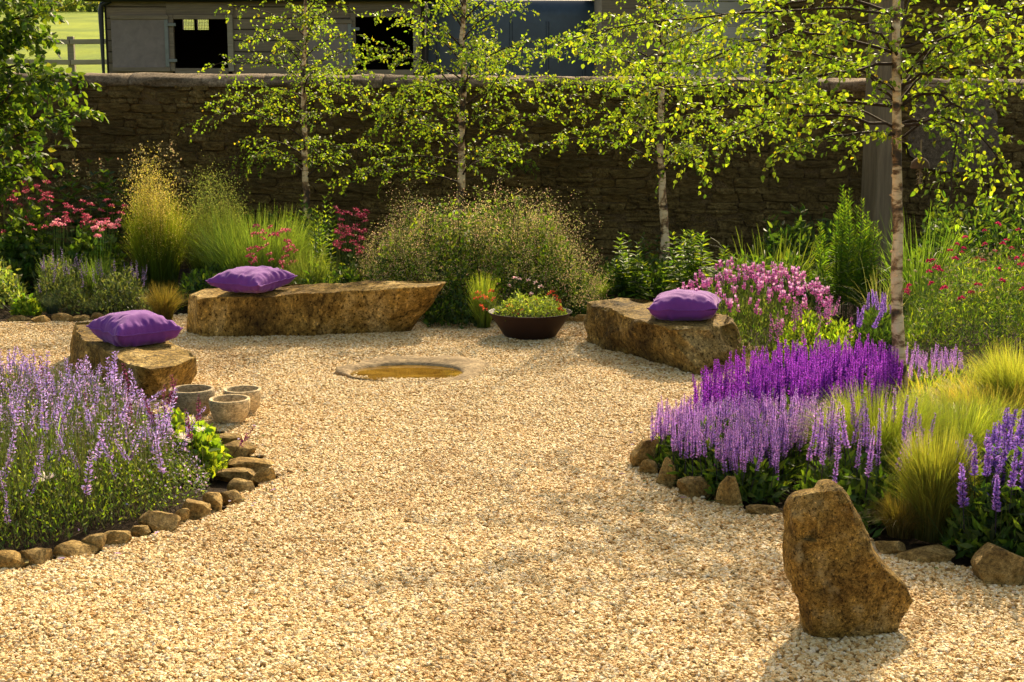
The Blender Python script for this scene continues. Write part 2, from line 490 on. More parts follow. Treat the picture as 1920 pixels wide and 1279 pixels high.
# gravel clearing: a sheet cut to the outline of the beds, with loose chippings lying on it
GRAVEL = gpoly([(-700, 1400), (-420, 1130), (-150, 1085), (0, 1062), (90, 1050), (180, 1032), (245, 1008), (320, 990), (400, 958), (470, 912), (515, 893),
                (500, 868), (465, 835), (415, 812), (360, 790), (250, 765), (0, 735), (-300, 720), (-700, 640), (-500, 604), (0, 602), (100, 603), (240, 598), (345, 588),
                (560, 586), (740, 590), (840, 582), (900, 598), (1080, 602), (1180, 596), (1330, 630), (1440, 652), (1450, 676), (1400, 700), (1330, 745),
                (1290, 785), (1235, 830), (1195, 872), (1245, 902), (1340, 938), (1475, 966), (1560, 985), (1660, 1022),
                (1760, 1052), (1840, 1072), (1960, 1110), (2300, 1240), (2700, 1500), (2600, 2600), (960, 4200), (-600, 2600)])
BAS_C = gp(772, 690)[:2]
stp = .07
xs = np.arange(-9, 9, stp); ys = np.arange(1.0, 11.4, stp)
gxx, gyy = np.meshgrid(xs, ys)
cen = np.stack([gxx.ravel() + stp / 2, gyy.ravel() + stp / 2], 1)
keep = inside(cen, GRAVEL) & (np.abs(cen[:, 0]) < 1.9 + cen[:, 1] * .56)
q = (cen - BAS_C) / np.array([.43, .4]); q[:, 1] -= .06
keep &= (q ** 2).sum(1) > .82
idx = {}
V, F = [], []
def vid(i, j):
    k = (i, j)
    if k not in idx:
        x, y = xs[0] + i * stp, ys[0] + j * stp
        idx[k] = len(V); V.append((x, y, 0.010 * fbm(x, y, 1.6) + .006 * fbm(x, y, 6, 4) - .006))
    return idx[k]
for k in np.nonzero(keep)[0]:
    j, i = divmod(int(k), len(xs))
    F.append((vid(i, j), vid(i + 1, j), vid(i + 1, j + 1), vid(i, j + 1)))
gravel = tag(link('gravel', make_mesh('gravel', V, [F], smooth=True), M['gravel_bed']), 'loose honey coloured gravel covering the clearing between the beds', 'gravel', kind='stuff')

def gravel_nodes(ob, mat, dmax, dmin, smin, smax):
    nt = bpy.data.node_groups.new('chippings', 'GeometryNodeTree')
    nt.interface.new_socket('Geometry', in_out='INPUT', socket_type='NodeSocketGeometry')
    nt.interface.new_socket('Geometry', in_out='OUTPUT', socket_type='NodeSocketGeometry')
    N, L = nt.nodes, nt.links
    gi, go = N.new('NodeGroupInput'), N.new('NodeGroupOutput')
    pos = N.new('GeometryNodeInputPosition'); sep = N.new('ShaderNodeSeparateXYZ'); L.new(pos.outputs[0], sep.inputs[0])
    mr = N.new('ShaderNodeMapRange')
    for k, v in zip(('From Min', 'From Max', 'To Min', 'To Max'), (4.2, 9.5, dmax, dmin)): mr.inputs[k].default_value = v
    L.new(sep.outputs[1], mr.inputs['Value'])
    dp = N.new('GeometryNodeDistributePointsOnFaces'); dp.distribute_method = 'RANDOM'
    L.new(gi.outputs[0], dp.inputs['Mesh']); L.new(mr.outputs[0], dp.inputs['Density'])
    join = N.new('GeometryNodeJoinGeometry')
    for v in range(6):
        ico = N.new('GeometryNodeMeshIcoSphere'); ico.inputs['Radius'].default_value = 1; ico.inputs['Subdivisions'].default_value = 2
        p2 = N.new('GeometryNodeInputPosition'); ad = N.new('ShaderNodeVectorMath'); ad.inputs[1].default_value = (v * 7.3, v * 3.1, v * 5.7)
        L.new(p2.outputs[0], ad.inputs[0])
        nz = N.new('ShaderNodeTexNoise'); nz.inputs['Scale'].default_value = .85; nz.inputs['Detail'].default_value = 1.5
        L.new(ad.outputs[0], nz.inputs['Vector'])
        sb = N.new('ShaderNodeVectorMath'); sb.operation = 'SUBTRACT'; sb.inputs[1].default_value = (.5, .5, .5)
        L.new(nz.outputs['Color'], sb.inputs[0])
        ml = N.new('ShaderNodeVectorMath'); ml.operation = 'SCALE'; ml.inputs['Scale'].default_value = 2.2
        L.new(sb.outputs[0], ml.inputs[0])
        sp = N.new('GeometryNodeSetPosition'); L.new(ico.outputs[0], sp.inputs['Geometry']); L.new(ml.outputs[0], sp.inputs['Offset'])
        sm = N.new('GeometryNodeSetMaterial'); sm.inputs['Material'].default_value = mat
        L.new(sp.outputs[0], sm.inputs['Geometry'])
        gti = N.new('GeometryNodeGeometryToInstance'); L.new(sm.outputs[0], gti.inputs[0])
        L.new(gti.outputs[0], join.inputs[0])
    iop = N.new('GeometryNodeInstanceOnPoints'); iop.inputs['Pick Instance'].default_value = True
    L.new(dp.outputs['Points'], iop.inputs['Points']); L.new(join.outputs[0], iop.inputs['Instance'])
    def rv(kind, lo, hi, seed):
        r = N.new('FunctionNodeRandomValue'); r.data_type = kind
        off = {'FLOAT_VECTOR': 0, 'FLOAT': 2, 'INT': 4}[kind]
        r.inputs[off].default_value = lo; r.inputs[off + 1].default_value = hi; r.inputs['Seed'].default_value = seed
        return r.outputs[{'FLOAT_VECTOR': 0, 'FLOAT': 1, 'INT': 2}[kind]]
    L.new(rv('INT', 0, 5, 1), iop.inputs['Instance Index'])
    L.new(rv('FLOAT_VECTOR', (-.5, -.5, 0), (.5, .5, 6.283), 2), iop.inputs['Rotation'])
    L.new(rv('FLOAT_VECTOR', (smin, smin * .75, smin * .5), (smax * 1.05, smax * .75, smax * .6), 3), iop.inputs['Scale'])
    tr = N.new('GeometryNodeTranslateInstances'); L.new(iop.outputs[0], tr.inputs[0])
    comb = N.new('ShaderNodeCombineXYZ'); L.new(rv('FLOAT', -.003, .009, 4), comb.inputs[2]); L.new(comb.outputs[0], tr.inputs['Translation'])
    jo = N.new('GeometryNodeJoinGeometry'); L.new(tr.outputs[0], jo.inputs[0]); L.new(gi.outputs[0], jo.inputs[0])
    L.new(jo.outputs[0], go.inputs[0])
    md = ob.modifiers.new('chippings', 'NODES'); md.node_group = nt
gravel_nodes(gravel, M['pebble'], 10500, 5200, .0055, .0122)

# ------------------------------------------------------------------ rough stone helpers
def resample(poly, n):
    P = np.asarray(poly, float); Q = np.vstack([P, P[:1]])
    s = np.concatenate([[0], np.cumsum(np.linalg.norm(np.diff(Q, axis=0), axis=1))])
    t = np.linspace(0, s[-1], n, endpoint=False)
    return np.stack([np.interp(t, s, Q[:, k]) for k in range(P.shape[1])], 1)
def loft_rock(name, bot, top, seed=0, amp=.02, bulge=.02, n=110, m=12, fs=2.5, tops=.012, streak=1.0):
    """a rough stone between a footprint and a top outline (both start at the same corner and run the same way)"""
    B, T = resample(bot, n), resample(top, n)
    c0 = B.mean(0)
    rings = []
    for i in range(m + 1):
        s = i / m
        R = B * (1 - s) + T * s
        out = unit(np.c_[R[:, :2] - R[:, :2].mean(0), np.zeros(n)])
        R = R + out * (bulge * math.sin(math.pi * min(1, s * 1.05)) - (.008 if i == m else 0))
        rings.append(R)
    tc = T.mean(0)
    for f in (.94, .82, .62, .36, .12):
        R = tc + (T - tc) * f; rings.append(R)
    V = np.concatenate(rings); nr = len(rings)
    out = []
    for k, v in enumerate(V):
        i = k // n
        p = Vector((v[0], v[1], v[2] * (streak if i <= m else 1))) * fs + Vector((seed * 7.1, seed * 3.3, 0))
        d = amp * noise.fractal(p, .85, 2.1, 6)
        d += amp * .7 * (noise.noise(p * 1.6, noise_basis='VORONOI_F1') - .4)
        d += amp * .3 * (noise.ridged_multi_fractal(p * 1.3, .8, 2.2, 5, .9, 1.6) - 1.1)
        if i <= m:
            h = Vector((v[0] - c0[0], v[1] - c0[1], 0)); h.normalize()
            w = h * d
            if i == m: w.z += tops * noise.noise(p * 2)
        else:
            w = Vector((0, 0, tops * 1.6 * noise.fractal(p, .9, 2.1, 4)))
        out.append(Vector(v) + w)
    F = []
    for i in range(nr - 1):
        for k in range(n):
            k2 = (k + 1) % n
            F.append((i * n + k, i * n + k2, (i + 1) * n + k2, (i + 1) * n + k))
    F3 = [tuple((nr - 1) * n + k for k in range(n))]
    me = make_mesh(name, [tuple(v) for v in out], [F, F3], smooth=True)
    me.set_sharp_from_angle(angle=math.radians(32))
    return me
def recentre(me):
    """move the mesh so its origin lies at the centre of its base; returns that place"""
    co = np.empty(len(me.vertices) * 3, np.float32); me.vertices.foreach_get('co', co); co = co.reshape(-1, 3)
    c = np.array([(co[:, 0].min() + co[:, 0].max()) / 2, (co[:, 1].min() + co[:, 1].max()) / 2, 0], np.float32)
    me.vertices.foreach_set('co', (co - c).ravel()); me.update()
    return c
def rock_mesh(name, sx, sy, sz, seed, cuts=7, sub=3, rough=.1):
    """a broken lump: an icosphere squared off, cut by planes and roughened; base at z=0"""
    r = random.Random(seed)
    bm = bmesh.new(); bmesh.ops.create_icosphere(bm, subdivisions=sub, radius=1)
    for v in bm.verts:
        c = v.co; e = 5.5
        k = (abs(c.x) ** e + abs(c.y) ** e + abs(c.z) ** e) ** (1 / e)
        v.co = c / k
    for _ in range(cuts):
        nrm = Vector((r.gauss(0, 1), r.gauss(0, 1), r.gauss(.25, .7))).normalized(); d = r.uniform(.64, 1.05)
        for v in bm.verts:
            e = v.co.dot(nrm) - d
            if e > 0: v.co -= nrm * e
    for v in bm.verts:
        p = v.co * 1.6 + Vector((seed * 3.7, seed * 1.9, seed))
        v.co *= 1 + rough * noise.fractal(p, .8, 2, 4)
        v.co.x *= sx / 2; v.co.y *= sy / 2; v.co.z *= sz / 2
    zmin = min(v.co.z for v in bm.verts)
    for v in bm.verts: v.co.z -= zmin
    me = bm_mesh(name, bm, True); me.set_sharp_from_angle(angle=math.radians(18))
    return me

# ------------------------------------------------------------------ garden wall of coursed rubble
STONE_VARS = []
for s in range(14):
    bm = bmesh.new(); bmesh.ops.create_cube(bm, size=1)
    bmesh.ops.subdivide_edges(bm, edges=bm.edges[:], cuts=1, use_grid_fill=True)
    for v in bm.verts:
        p = v.co * 2.1 + Vector((s * 5.3, s * 1.7, 0))
        corner = sum(abs(abs(c) - .5) < .01 for c in v.co)
        v.co *= {3: .86, 2: .95}.get(corner, 1.0)
        v.co += Vector((noise.noise(p), noise.noise(p + Vector((9, 0, 0))), noise.noise(p + Vector((0, 9, 0))))) * .2
    me = bm_mesh('stone', bm); me.materials.append(M['wallstone']); STONE_VARS.append(me)
def stone_courses(x0, x1, z0, z1, r, hmin=.042, hmax=.105, wmin=.1, wmax=.4):
    out, z = [], z0
    while z < z1 - .02:
        h = min(r.uniform(hmin, hmax), z1 - z)
        x = x0 + r.uniform(-.2, 0)
        while x < x1:
            w = r.uniform(wmin, wmax) * (.75 + h * 3)
            if h > .075 and r.random() < .16:       # two thin stones share the course
                out.append((x, z, w, h * .5)); out.append((x, z + h * .5, w, h * .5))
            else: out.append((x, z, w, h))
            x += w
        z += h
    return out
def stone_face(parent, stones, y_face, limit, r, visible, thick=.14):
    """the `limit` stones that show largest become parts, the rest one joined mass"""
    order = sorted(stones, key=lambda s: (-visible(s), -s[2] * s[3]))
    gv, gf, n = [], [], 0
    for k, (x, z, w, h) in enumerate(order):
        me = STONE_VARS[r.randrange(len(STONE_VARS))]
        y = y_face + r.uniform(-.02, .03)
        z += .03 * noise.noise(Vector((x * .9, z * 2, 3))); h *= r.uniform(.85, 1.12)
        sc = (w * 1.02, thick, h * 1.02); loc = (x + w / 2, y + thick / 2, z + h / 2)
        if k < limit:
            o = link('stone', me, None, parent); o.location = loc; o.scale = sc
            o.rotation_euler = (r.uniform(-.06, .06), r.uniform(-.07, .07), r.uniform(-.05, .05))
        else:
            co = np.array([v.co for v in me.vertices]) * sc + loc
            gv.append(co); gf += [[i + n for i in p.vertices] for p in me.polygons]; n += len(co)
    if gv:
        me = bpy.data.meshes.new('rubble'); me.from_pydata(np.concatenate(gv).tolist(), [], gf); me.update()
        tag(link('rubble', me, M['wallstone'], parent), kind='stuff')

def wall_top(x):                                       # the coping dips a little to the right
    return 1.955 - .007 * (x + 4)
R = random.Random(5)
WX0, WX1 = -8.0, 8.5
wall = thing('garden_wall', 'tall rough stone wall with rounded pale coping closing the garden at the back', 'wall', (0, 0, 0))
core = box_mesh('mortar_core', WX1 - WX0, .34, 1.9, 0)
o = link('mortar_core', core, M['mortar'], wall, ((WX0 + WX1) / 2, WALL_Y + .2, -.05))
PL_X0, PL_X1 = at(1722, 250, WALL_Y)[0], at(1862, 250, WALL_Y)[0]
st = stone_courses(WX0, WX1, -.05, 1.84, R)
def vis(s):
    x, z, w, h = s; c = x + w / 2
    if abs(c) > 5.4 or z < .45: return 0
    return 1
stone_face(wall, st, WALL_Y, 300, R, vis)
# rounded coping, laid as separate lengths
x = WX0; k = 0
while x < WX1:
    w = R.uniform(.75, 1.5); n, m = 22, 16
    V, F = [], []
    for i in range(m + 1):
        t = i / m; xx = x + .006 + t * (w - .012)
        for j in range(n):
            a = math.pi * (-.12 + 1.24 * j / (n - 1))
            rr = .19 + .03 * noise.fractal(Vector((xx * 2.6, j * .3, 0)), 1, 2, 4) - (.004 if i in (0, m) else 0)
            V.append((xx, WALL_Y + .2 - math.cos(a) * rr * 1.12, wall_top(xx) - .1 + math.sin(a) * rr * .52))
    for i in range(m):
        for j in range(n - 1):
            F.append((i * n + j, (i + 1) * n + j, (i + 1) * n + j + 1, i * n + j + 1))
    me = bpy.data.meshes.new('coping_stone')
    me.from_pydata(V, [], F + [tuple(range(n)), tuple(m * n + j for j in range(n))[::-1]]); me.update()
    for p in me.polygons: p.use_smooth = True
    link('coping_stone', me, M['coping'], wall)
    x += w; k += 1
# smeared plaster patch on the face, with a rounded head
pp = []
a0, a1 = at(1712, 330, WALL_Y), at(1868, 180, WALL_Y)
for k in range(60):
    a = k / 60 * 6.283; rr = 1 + .1 * noise.fractal(Vector((math.cos(a) * 2, math.sin(a) * 2, 1)), 1, 2, 4)
    px, py = 1788 + 84 * rr * math.copysign(abs(math.cos(a)) ** .6, math.cos(a)), 250 + 72 * rr * math.copysign(abs(math.sin(a)) ** .6, math.sin(a))
    q = at(px, py, WALL_Y); pp.append((q[0], q[2]))
bm = bmesh.new()
vs = [bm.verts.new((x, WALL_Y - .02, z)) for x, z in pp]; f = bm.faces.new(vs)
ex = bmesh.ops.extrude_face_region(bm, geom=[f])
for v in ex['geom']:
    if isinstance(v, bmesh.types.BMVert): v.co.y += .06
bmesh.ops.recalc_face_normals(bm, faces=bm.faces)
tag(link('plaster_patch', bm_mesh('plaster_patch', bm), M['plaster'], wall), 'smooth grey plaster patch on the stone wall')

# ------------------------------------------------------------------ squared oak post before the wall
c = at(1645, 400, 13.6)
post = thing('oak_post', 'weathered grey squared timber post standing before the wall behind the birch trunk', 'post', (c[0], 13.6, 0))
me = box_mesh('shaft', .24, .24, 2.62, .012)
o = link('shaft', me, M['post'], post); o.rotation_euler.z = .42
me = box_mesh('cap', .28, .28, .05, .012)
o = link('cap', me, M['post'], post, (0, 0, 2.62)); o.rotation_euler.z = .42

# ------------------------------------------------------------------ weatherboarded stable behind the wall
SY = 23.0
def sx(px): return at(px, 80, SY)[0]
def sz(py): return at(300, py, SY)[2]
stable = thing('stable', 'brown weatherboarded timber stable with open half doors behind the wall', 'stable', (sx(490), SY, meadow_z(SY)))
def rel(o, p): o.location = Vector(p) - stable.location
def board(name, x0, x1, z0, z1, y, th=.025, mat='board', parent=stable, bev=.004):
    me = box_mesh(name, x1 - x0, th, z1 - z0, bev)
    o = link(name, me, M[mat], parent)
    root = parent
    base = Vector(root.location) if root.parent is None else Vector(root.location) + Vector(root.parent.location)
    o.location = Vector(((x0 + x1) / 2, y, z0)) - base
    return o
pitch = .178
xl, xr = sx(203), sx(790)
holes = [(sx(322), sx(434), sz(134), sz(28)), (sx(662), sx(781), sz(137), sz(24))]
z = meadow_z(SY) + .02
while z < sz(-28):
    segs = [(xl, xr)]
    for hx0, hx1, hz0, hz1 in holes:
        if z + pitch > hz0 + .03 and z < hz1 - .03:
            segs = [s for a, b in segs for s in ((a, min(b, hx0)), (max(a, hx1), b)) if s[1] - s[0] > .02]
    for a, b in segs:
        o = board('plank', a, b, z, z + pitch - .012, SY + R.uniform(-.006, .006), .022); o.rotation_euler.x = .07
        board('gap_shade', a + .002, b - .002, z + .001, z + pitch - .001, SY + .035, .012, 'dark_inside', bev=0)  # near-black strip stands in for the shade line between planks
    z += pitch
for hx0, hx1, hz0, hz1 in holes:
    o = board('plank', hx0 - .06, hx1 + .06, hz1 + .003, hz1 + .2, SY - .03, .03)
    for a, b, c0, c1 in ((hx0 - .03, hx0 + .05, hz0, hz1), (hx1 - .05, hx1 + .04, hz0, hz1), (hx0 + .052, hx1 - .052, hz1 - .07, hz1), (hx0 + .052, hx1 - .052, hz0 - .08, hz0 + .05)):
        board('door_frame', a, b, c0, c1, SY - .035, .07, 'rail' if a > hx0 + .5 else 'board')
# inside of the stable: back wall with a two-light window, side walls, floor
yb = SY + 3.2
wx0, wx1, wz0, wz1 = at(344, 60, yb)[0], at(392, 60, yb)[0], at(300, 56, yb)[2], at(300, 28, yb)[2]
zb, zt = meadow_z(SY), sz(-30)
for a, b, c0, c1 in ((xl - .1, wx0, zb, zt), (wx1, xr, zb, zt), (wx0, wx1, zb, wz0), (wx0, wx1, wz1, zt)):
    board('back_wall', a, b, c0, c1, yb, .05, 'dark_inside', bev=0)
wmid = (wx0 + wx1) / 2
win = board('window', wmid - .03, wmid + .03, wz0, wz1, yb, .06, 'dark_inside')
g = Geo()
for xx in np.linspace(wx0, wx1, 17): tube(g, [(xx, yb + .04, wz0), (xx, yb + .04, wz1)], .004, (.02, .02, .02), 3)
for zz in np.linspace(wz0, wz1, 11): tube(g, [(wx0, yb + .04, zz), (wx1, yb + .04, zz)], .004, (.02, .02, .02), 3)
o = link('wire_mesh', g.mesh('wire_mesh'), M['twig'], win); o.location = -(Vector(win.location) + Vector(stable.location))
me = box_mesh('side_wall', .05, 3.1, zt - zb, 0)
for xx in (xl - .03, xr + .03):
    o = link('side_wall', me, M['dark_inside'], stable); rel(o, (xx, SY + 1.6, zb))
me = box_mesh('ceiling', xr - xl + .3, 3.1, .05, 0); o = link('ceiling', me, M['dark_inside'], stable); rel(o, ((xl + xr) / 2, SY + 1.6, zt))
me = box_mesh('roof', xr - xl + .7, 4.2, .09, .01); o = link('roof', me, M['roof'], stable); rel(o, ((xl + xr) / 2, SY + 1.5, zt + .12)); o.rotation_euler.x = .12
# open upper doors folded back on the boards
for a, b, t, bt in ((212, 320, 31, 131), (578, 662, 39, 128)):
    d = board('half_door', sx(a), sx(b), sz(bt), sz(t), SY - .07, .035, 'doorpanel')
    board('door_rail', sx(a), sx(b), sz(t) - .05, sz(t) + .012, SY - .095, .03, 'board', parent=d)
    board('door_rail', sx(a), sx(b), sz(bt) - .03, sz(bt) + .04, SY - .095, .03, 'board', parent=d)
    board('door_edge', sx(b) - .07, sx(b) - .01, sz(bt) + .045, sz(t) - .055, SY - .095, .025, 'galv', parent=d)
    for zz in (sz(t) - .16, sz(bt) + .12): board('hinge', sx(b) - .02, sx(b) + .12, zz, zz + .05, SY - .115, .012, 'galv', parent=d)
g = Geo(); xx = xl - .07
tube(g, [(xx + .16, SY - .1, sz(2)), (xx + .02, SY - .1, sz(10)), (xx, SY - .1, sz(22)), (xx, SY - .1, zb)], .045, (.012, .014, .014), 10)
o = link('downpipe', g.mesh('downpipe', True), M['black_plastic'], stable); rel(o, (0, 0, 0))
g = Geo(); tube(g, [(xl - .3, SY - .16, sz(-3)), (xr + .3, SY - .16, sz(-3))], .065, (.012, .014, .014), 10)
o = link('gutter', g.mesh('gutter', True), M['black_plastic'], stable); rel(o, (0, 0, 0))

# ------------------------------------------------------------------ dark blue trailer body, rounded along the top
TY = 24.0
x0, x1 = at(788, 70, TY)[0], at(1128, 70, TY)[0]
zt, zb = at(960, -6, TY)[2], meadow_z(TY)
trailer = thing('blue_trailer', 'dark blue box trailer with rounded glossy top parked behind the wall', 'trailer', ((x0 + x1) / 2, TY + 1.1, zb))
w, d, h = x1 - x0, 2.2, zt - zb
bm = bmesh.new(); bmesh.ops.create_cube(bm, size=1); bmesh.ops.scale(bm, vec=(w, d, h - .55), verts=bm.verts)
bmesh.ops.translate(bm, vec=(0, 0, .55 + (h - .55) / 2), verts=bm.verts)
ed = [e for e in bm.edges if all(v.co.z > 1.5 for v in e.verts)]
bmesh.ops.bevel(bm, geom=ed, offset=.32, segments=8, affect='EDGES', profile=.5)
me = bm_mesh('body', bm, True); me.set_sharp_from_angle(angle=.6); link('body', me, M['trailer_blue'], trailer)
for k in range(5):
    o = link('body_rib', box_mesh('body_rib', .05, .03, h - 1.1, .008), M['trailer_blue'], trailer, (-w / 2 + .3 + k * (w - .6) / 4, -d / 2 - .012, .7))
wm = lathe('wheel', [(.0, -.09), (.2, -.09), (.3, -.08), (.31, 0), (.3, .08), (.2, .09), (0, .09)], 24)
for xx in (-.45, .45):
    o = link('wheel', wm, M['black_plastic'], trailer, (xx, -d / 2 + .15, .31)); o.rotation_euler.x = math.pi / 2
o = link('rear_lamp', box_mesh('rear_lamp', .12, .03, .2, .01), flat_mat('lamp_red', (.25, .06, .015), .35), trailer, (w / 2 - .15, -d / 2 - .02, at(1110, 62, TY)[2] - zb))

# ------------------------------------------------------------------ pale boarded shed and stone barn on the right
GY = 21.0
x0, x1 = at(1262, 70, GY)[0], at(1462, 70, GY)[0]
shed = thing('grey_shed', 'pale grey weatherboarded shed glimpsed through the near birch leaves', 'shed', ((x0 + x1) / 2, GY, meadow_z(GY)))
z = meadow_z(GY); top = at(1380, -40, GY)[2]
while z < top:
    o = board('plank', x0, x1, z, z + .168, GY, .022, 'board_grey', shed); o.rotation_euler.x = .07
    board('gap_shade', x0, x1, z + .001, z + .177, GY + .035, .012, 'dark_inside', shed, bev=0)  # shade between the grey boards put in as a dark strip
    z += .178
o = link('side_wall', box_mesh('side_wall', .06, 3, top - meadow_z(GY), 0), M['board_grey'], shed, (x0 - (x0 + x1) / 2 + .03, 1.55, 0))
o = link('side_wall', box_mesh('side_wall', .06, 3, top - meadow_z(GY), 0), M['board_grey'], shed, (x1 - (x0 + x1) / 2 - .03, 1.55, 0))
o = link('roof', box_mesh('roof', x1 - x0 + .4, 3.6, .08, .01), M['roof'], shed, (0, 1.5, top - meadow_z(GY) + .1)); o.rotation_euler.x = .1
g = Geo(); tube(g, [(0, 0, 0), (0, 0, top - meadow_z(GY))], .05, (.01, .012, .012), 10)
link('downpipe', g.mesh('downpipe', True), M['black_plastic'], shed, ((x1 - x0) / 2 + .03, -.08, 0))

LNY = 22.0
x0, x1 = at(1128, 70, LNY)[0], at(1275, 70, LNY)[0]
lean = thing('lean_to', 'dark brown boarded lean-to between the blue trailer and the grey shed', 'shed', ((x0 + x1) / 2, LNY, meadow_z(LNY)))
z = meadow_z(LNY); top = at(1200, -20, LNY)[2]
while z < top:
    o = board('plank', x0, x1, z, z + .2, LNY, .022, 'board', lean); o.rotation_euler.x = .09
    z += .178
link('roof', box_mesh('roof', x1 - x0 + .3, 2.4, .08, .01), M['roof'], lean, (0, 1.0, top - meadow_z(LNY) + .05))
link('side_wall', box_mesh('side_wall', .06, 2, top - meadow_z(LNY), 0), M['board'], lean, (x0 - (x0 + x1) / 2 + .03, 1.05, 0))

BY = 19.5
x0, x1 = at(1474, 70, BY)[0], at(2250, 70, BY)[0]
barn = thing('stone_barn', 'brown stone barn wall rising behind the garden wall on the right', 'barn', (0, 0, 0))
zb, zt = meadow_z(BY) - .1, at(1700, -60, BY)[2]
link('mortar_core', box_mesh('mortar_core', x1 - x0, 3, zt - zb, 0), M['mortar'], barn, ((x0 + x1) / 2, BY + 1.56, zb))
st = stone_courses(x0, x1, zb, zt, R, .11, .2, .22, .6)
stone_face(barn, st, BY, 150, R, lambda s: 1 if s[1] > 1.7 and s[0] < at(1930, 70, BY)[0] else 0, .16)
link('roof', box_mesh('roof', x1 - x0 + .5, 3.8, .1, .01), M['roof'], barn, ((x0 + x1) / 2, BY + 1.5, zt))

# ------------------------------------------------------------------ post and rail fence, boundary hedge
FY = 29.0
fence = thing('rail_fence', 'weathered post and rail fence along the meadow beside the stable', 'fence', (0, 0, 0))
fz = at(100, 76, FY)[2]
xp = at(134, 100, FY)[0]
rail_me = box_mesh('rail', 1.98, .05, .1, .006); post_me = box_mesh('post', .13, .11, 1.5, .01)
for k in range(-5, 2):
    o = link('post', post_me, M['rail'], fence, (xp + k * 2.0, FY, fz - 1.42 + (.02 * k) % .03))
    for dz in (0, -.41, -.82):
        o = link('rail', rail_me, M['rail'], fence, (xp + k * 2.0 + 1.0, FY - .08, fz - .07 + dz)); o.rotation_euler.y = .012 * (k % 3 - 1)
g = Geo()
n = 9000
P = np.stack([rng.uniform(-60, 20, n), 101 + rng.normal(0, 1.2, n), 0 * rng.random(n)], 1)
P[:, 2] = np.interp(P[:, 1], [100, 105], [8.3, 8.7]) + rng.random(n) ** 1.3 * (1.5 + .4 * np.sin(P[:, 0] * .5))
leaves(g, P, rdir(n, .6), .5, .3, mixcol([(.06, .1, .025), (.1, .15, .04), (.16, .18, .06)], n), ovate=False)
tag(link('hedge_bank', g.mesh('hedge_bank'), M['herb']), 'strip of long rough growth dividing the far meadows', 'hedge', kind='stuff')
for k, px in enumerate((97, 168)):
    p = at(px, 16, 102.0)
    tag(link('field_post', box_mesh('field_post', .16, .16, 2.6, .02), M['post'], None, (p[0], 102.0, 8.2)),
        ['thin dark far field post nearer the leafy shrub', 'thin dark far field post nearer the stable roof'][k], 'post', 'far field posts')

# ================================================================== stone seats, boulder, pots
def put_rock(name, me, mat, label, cat, group=None):
    c = recentre(me)
    o = link(name, me, mat, None, tuple(c))
    return tag(o, label, cat, group)
# long bench stone
YF, YB = 9.72, 10.16
bot = [gp(386, 630), gp(492, 629), gp(611, 626), gp(714, 622), gp(758, 619), at(764, 600, YB - .05) * [1, 1, 0], at(560, 600, YB - .03) * [1, 1, 0], at(356, 600, YB - .05) * [1, 1, 0], gp(350, 624)]
top = [at(366, 561, YF), at(421, 557, YF), at(492, 559, YF), at(540, 553, YF), at(611, 549, YF), at(687, 545, YF), at(763, 541, YF + .02), at(830, 535, 9.82), at(846, 530, 9.97),
       at(838, 527, YB - .02), at(719, 528, YB), at(565, 533, YB), at(391, 541, YB), at(352, 549, YB - .2)]
bot = [b - [0, 0, .04] for b in bot]
put_rock('stone_bench', loft_rock('stone_bench', bot, top, 3, .03, .012, 240, 26, 3.0, streak=.8), M['bench_stone'],
         'long low sandstone slab bench tapering to an overhanging point beside the dark bowl', 'bench', 'stone seats')
# right bench stone
zt = .275
top = [gp(1102, 566, zt), gp(1118, 573, zt), gp(1150, 586, zt), gp(1200, 604, zt - .01), gp(1260, 617, zt - .01), gp(1330, 617, zt - .01), gp(1378, 607, zt - .01), gp(1372, 594, zt), gp(1320, 579, zt), gp(1235, 566, zt), gp(1160, 558, zt)]
bot = [gp(1097, 636), gp(1112, 650), gp(1160, 660), gp(1220, 676), gp(1290, 698), gp(1330, 703), gp(1392, 692), gp(1398, 668), gp(1340, 636), gp(1235, 612), gp(1150, 606)]
bot = [b - [0, 0, .04] for b in bot]
put_rock('stone_bench', loft_rock('stone_bench', bot, top, 8, .045, .03, 220, 26, 3.2, .016), M['sandstone'],
         'rugged thick sandstone block bench in front of the pink lavender', 'bench', 'stone seats')
# left bench stone
top = [gp(143, 626, .25), gp(157, 641, .24), gp(190, 656, .23), gp(224, 675, .22), gp(250, 686, .21), gp(283, 694, .2), gp(312, 688, .2), gp(352, 678, .2), gp(370, 672, .2), gp(356, 658, .21), gp(310, 636, .23), gp(240, 612, .25), gp(190, 602, .26), gp(134, 605, .26)]
bot = [gp(128, 690), gp(150, 705), gp(190, 720), gp(224, 735), gp(250, 745), gp(285, 752), gp(318, 742), gp(350, 722), gp(362, 708), gp(350, 690), gp(310, 672), gp(240, 655), gp(190, 650), gp(134, 660)]
bot = [b - [0, 0, .04] for b in bot]
put_rock('stone_bench', loft_rock('stone_bench', bot, top, 14, .032, .02, 220, 26, 3.0, .018, streak=.6), M['sandstone'],
         'low sandstone slab bench behind the lilac catmint and the three pots', 'bench', 'stone seats')
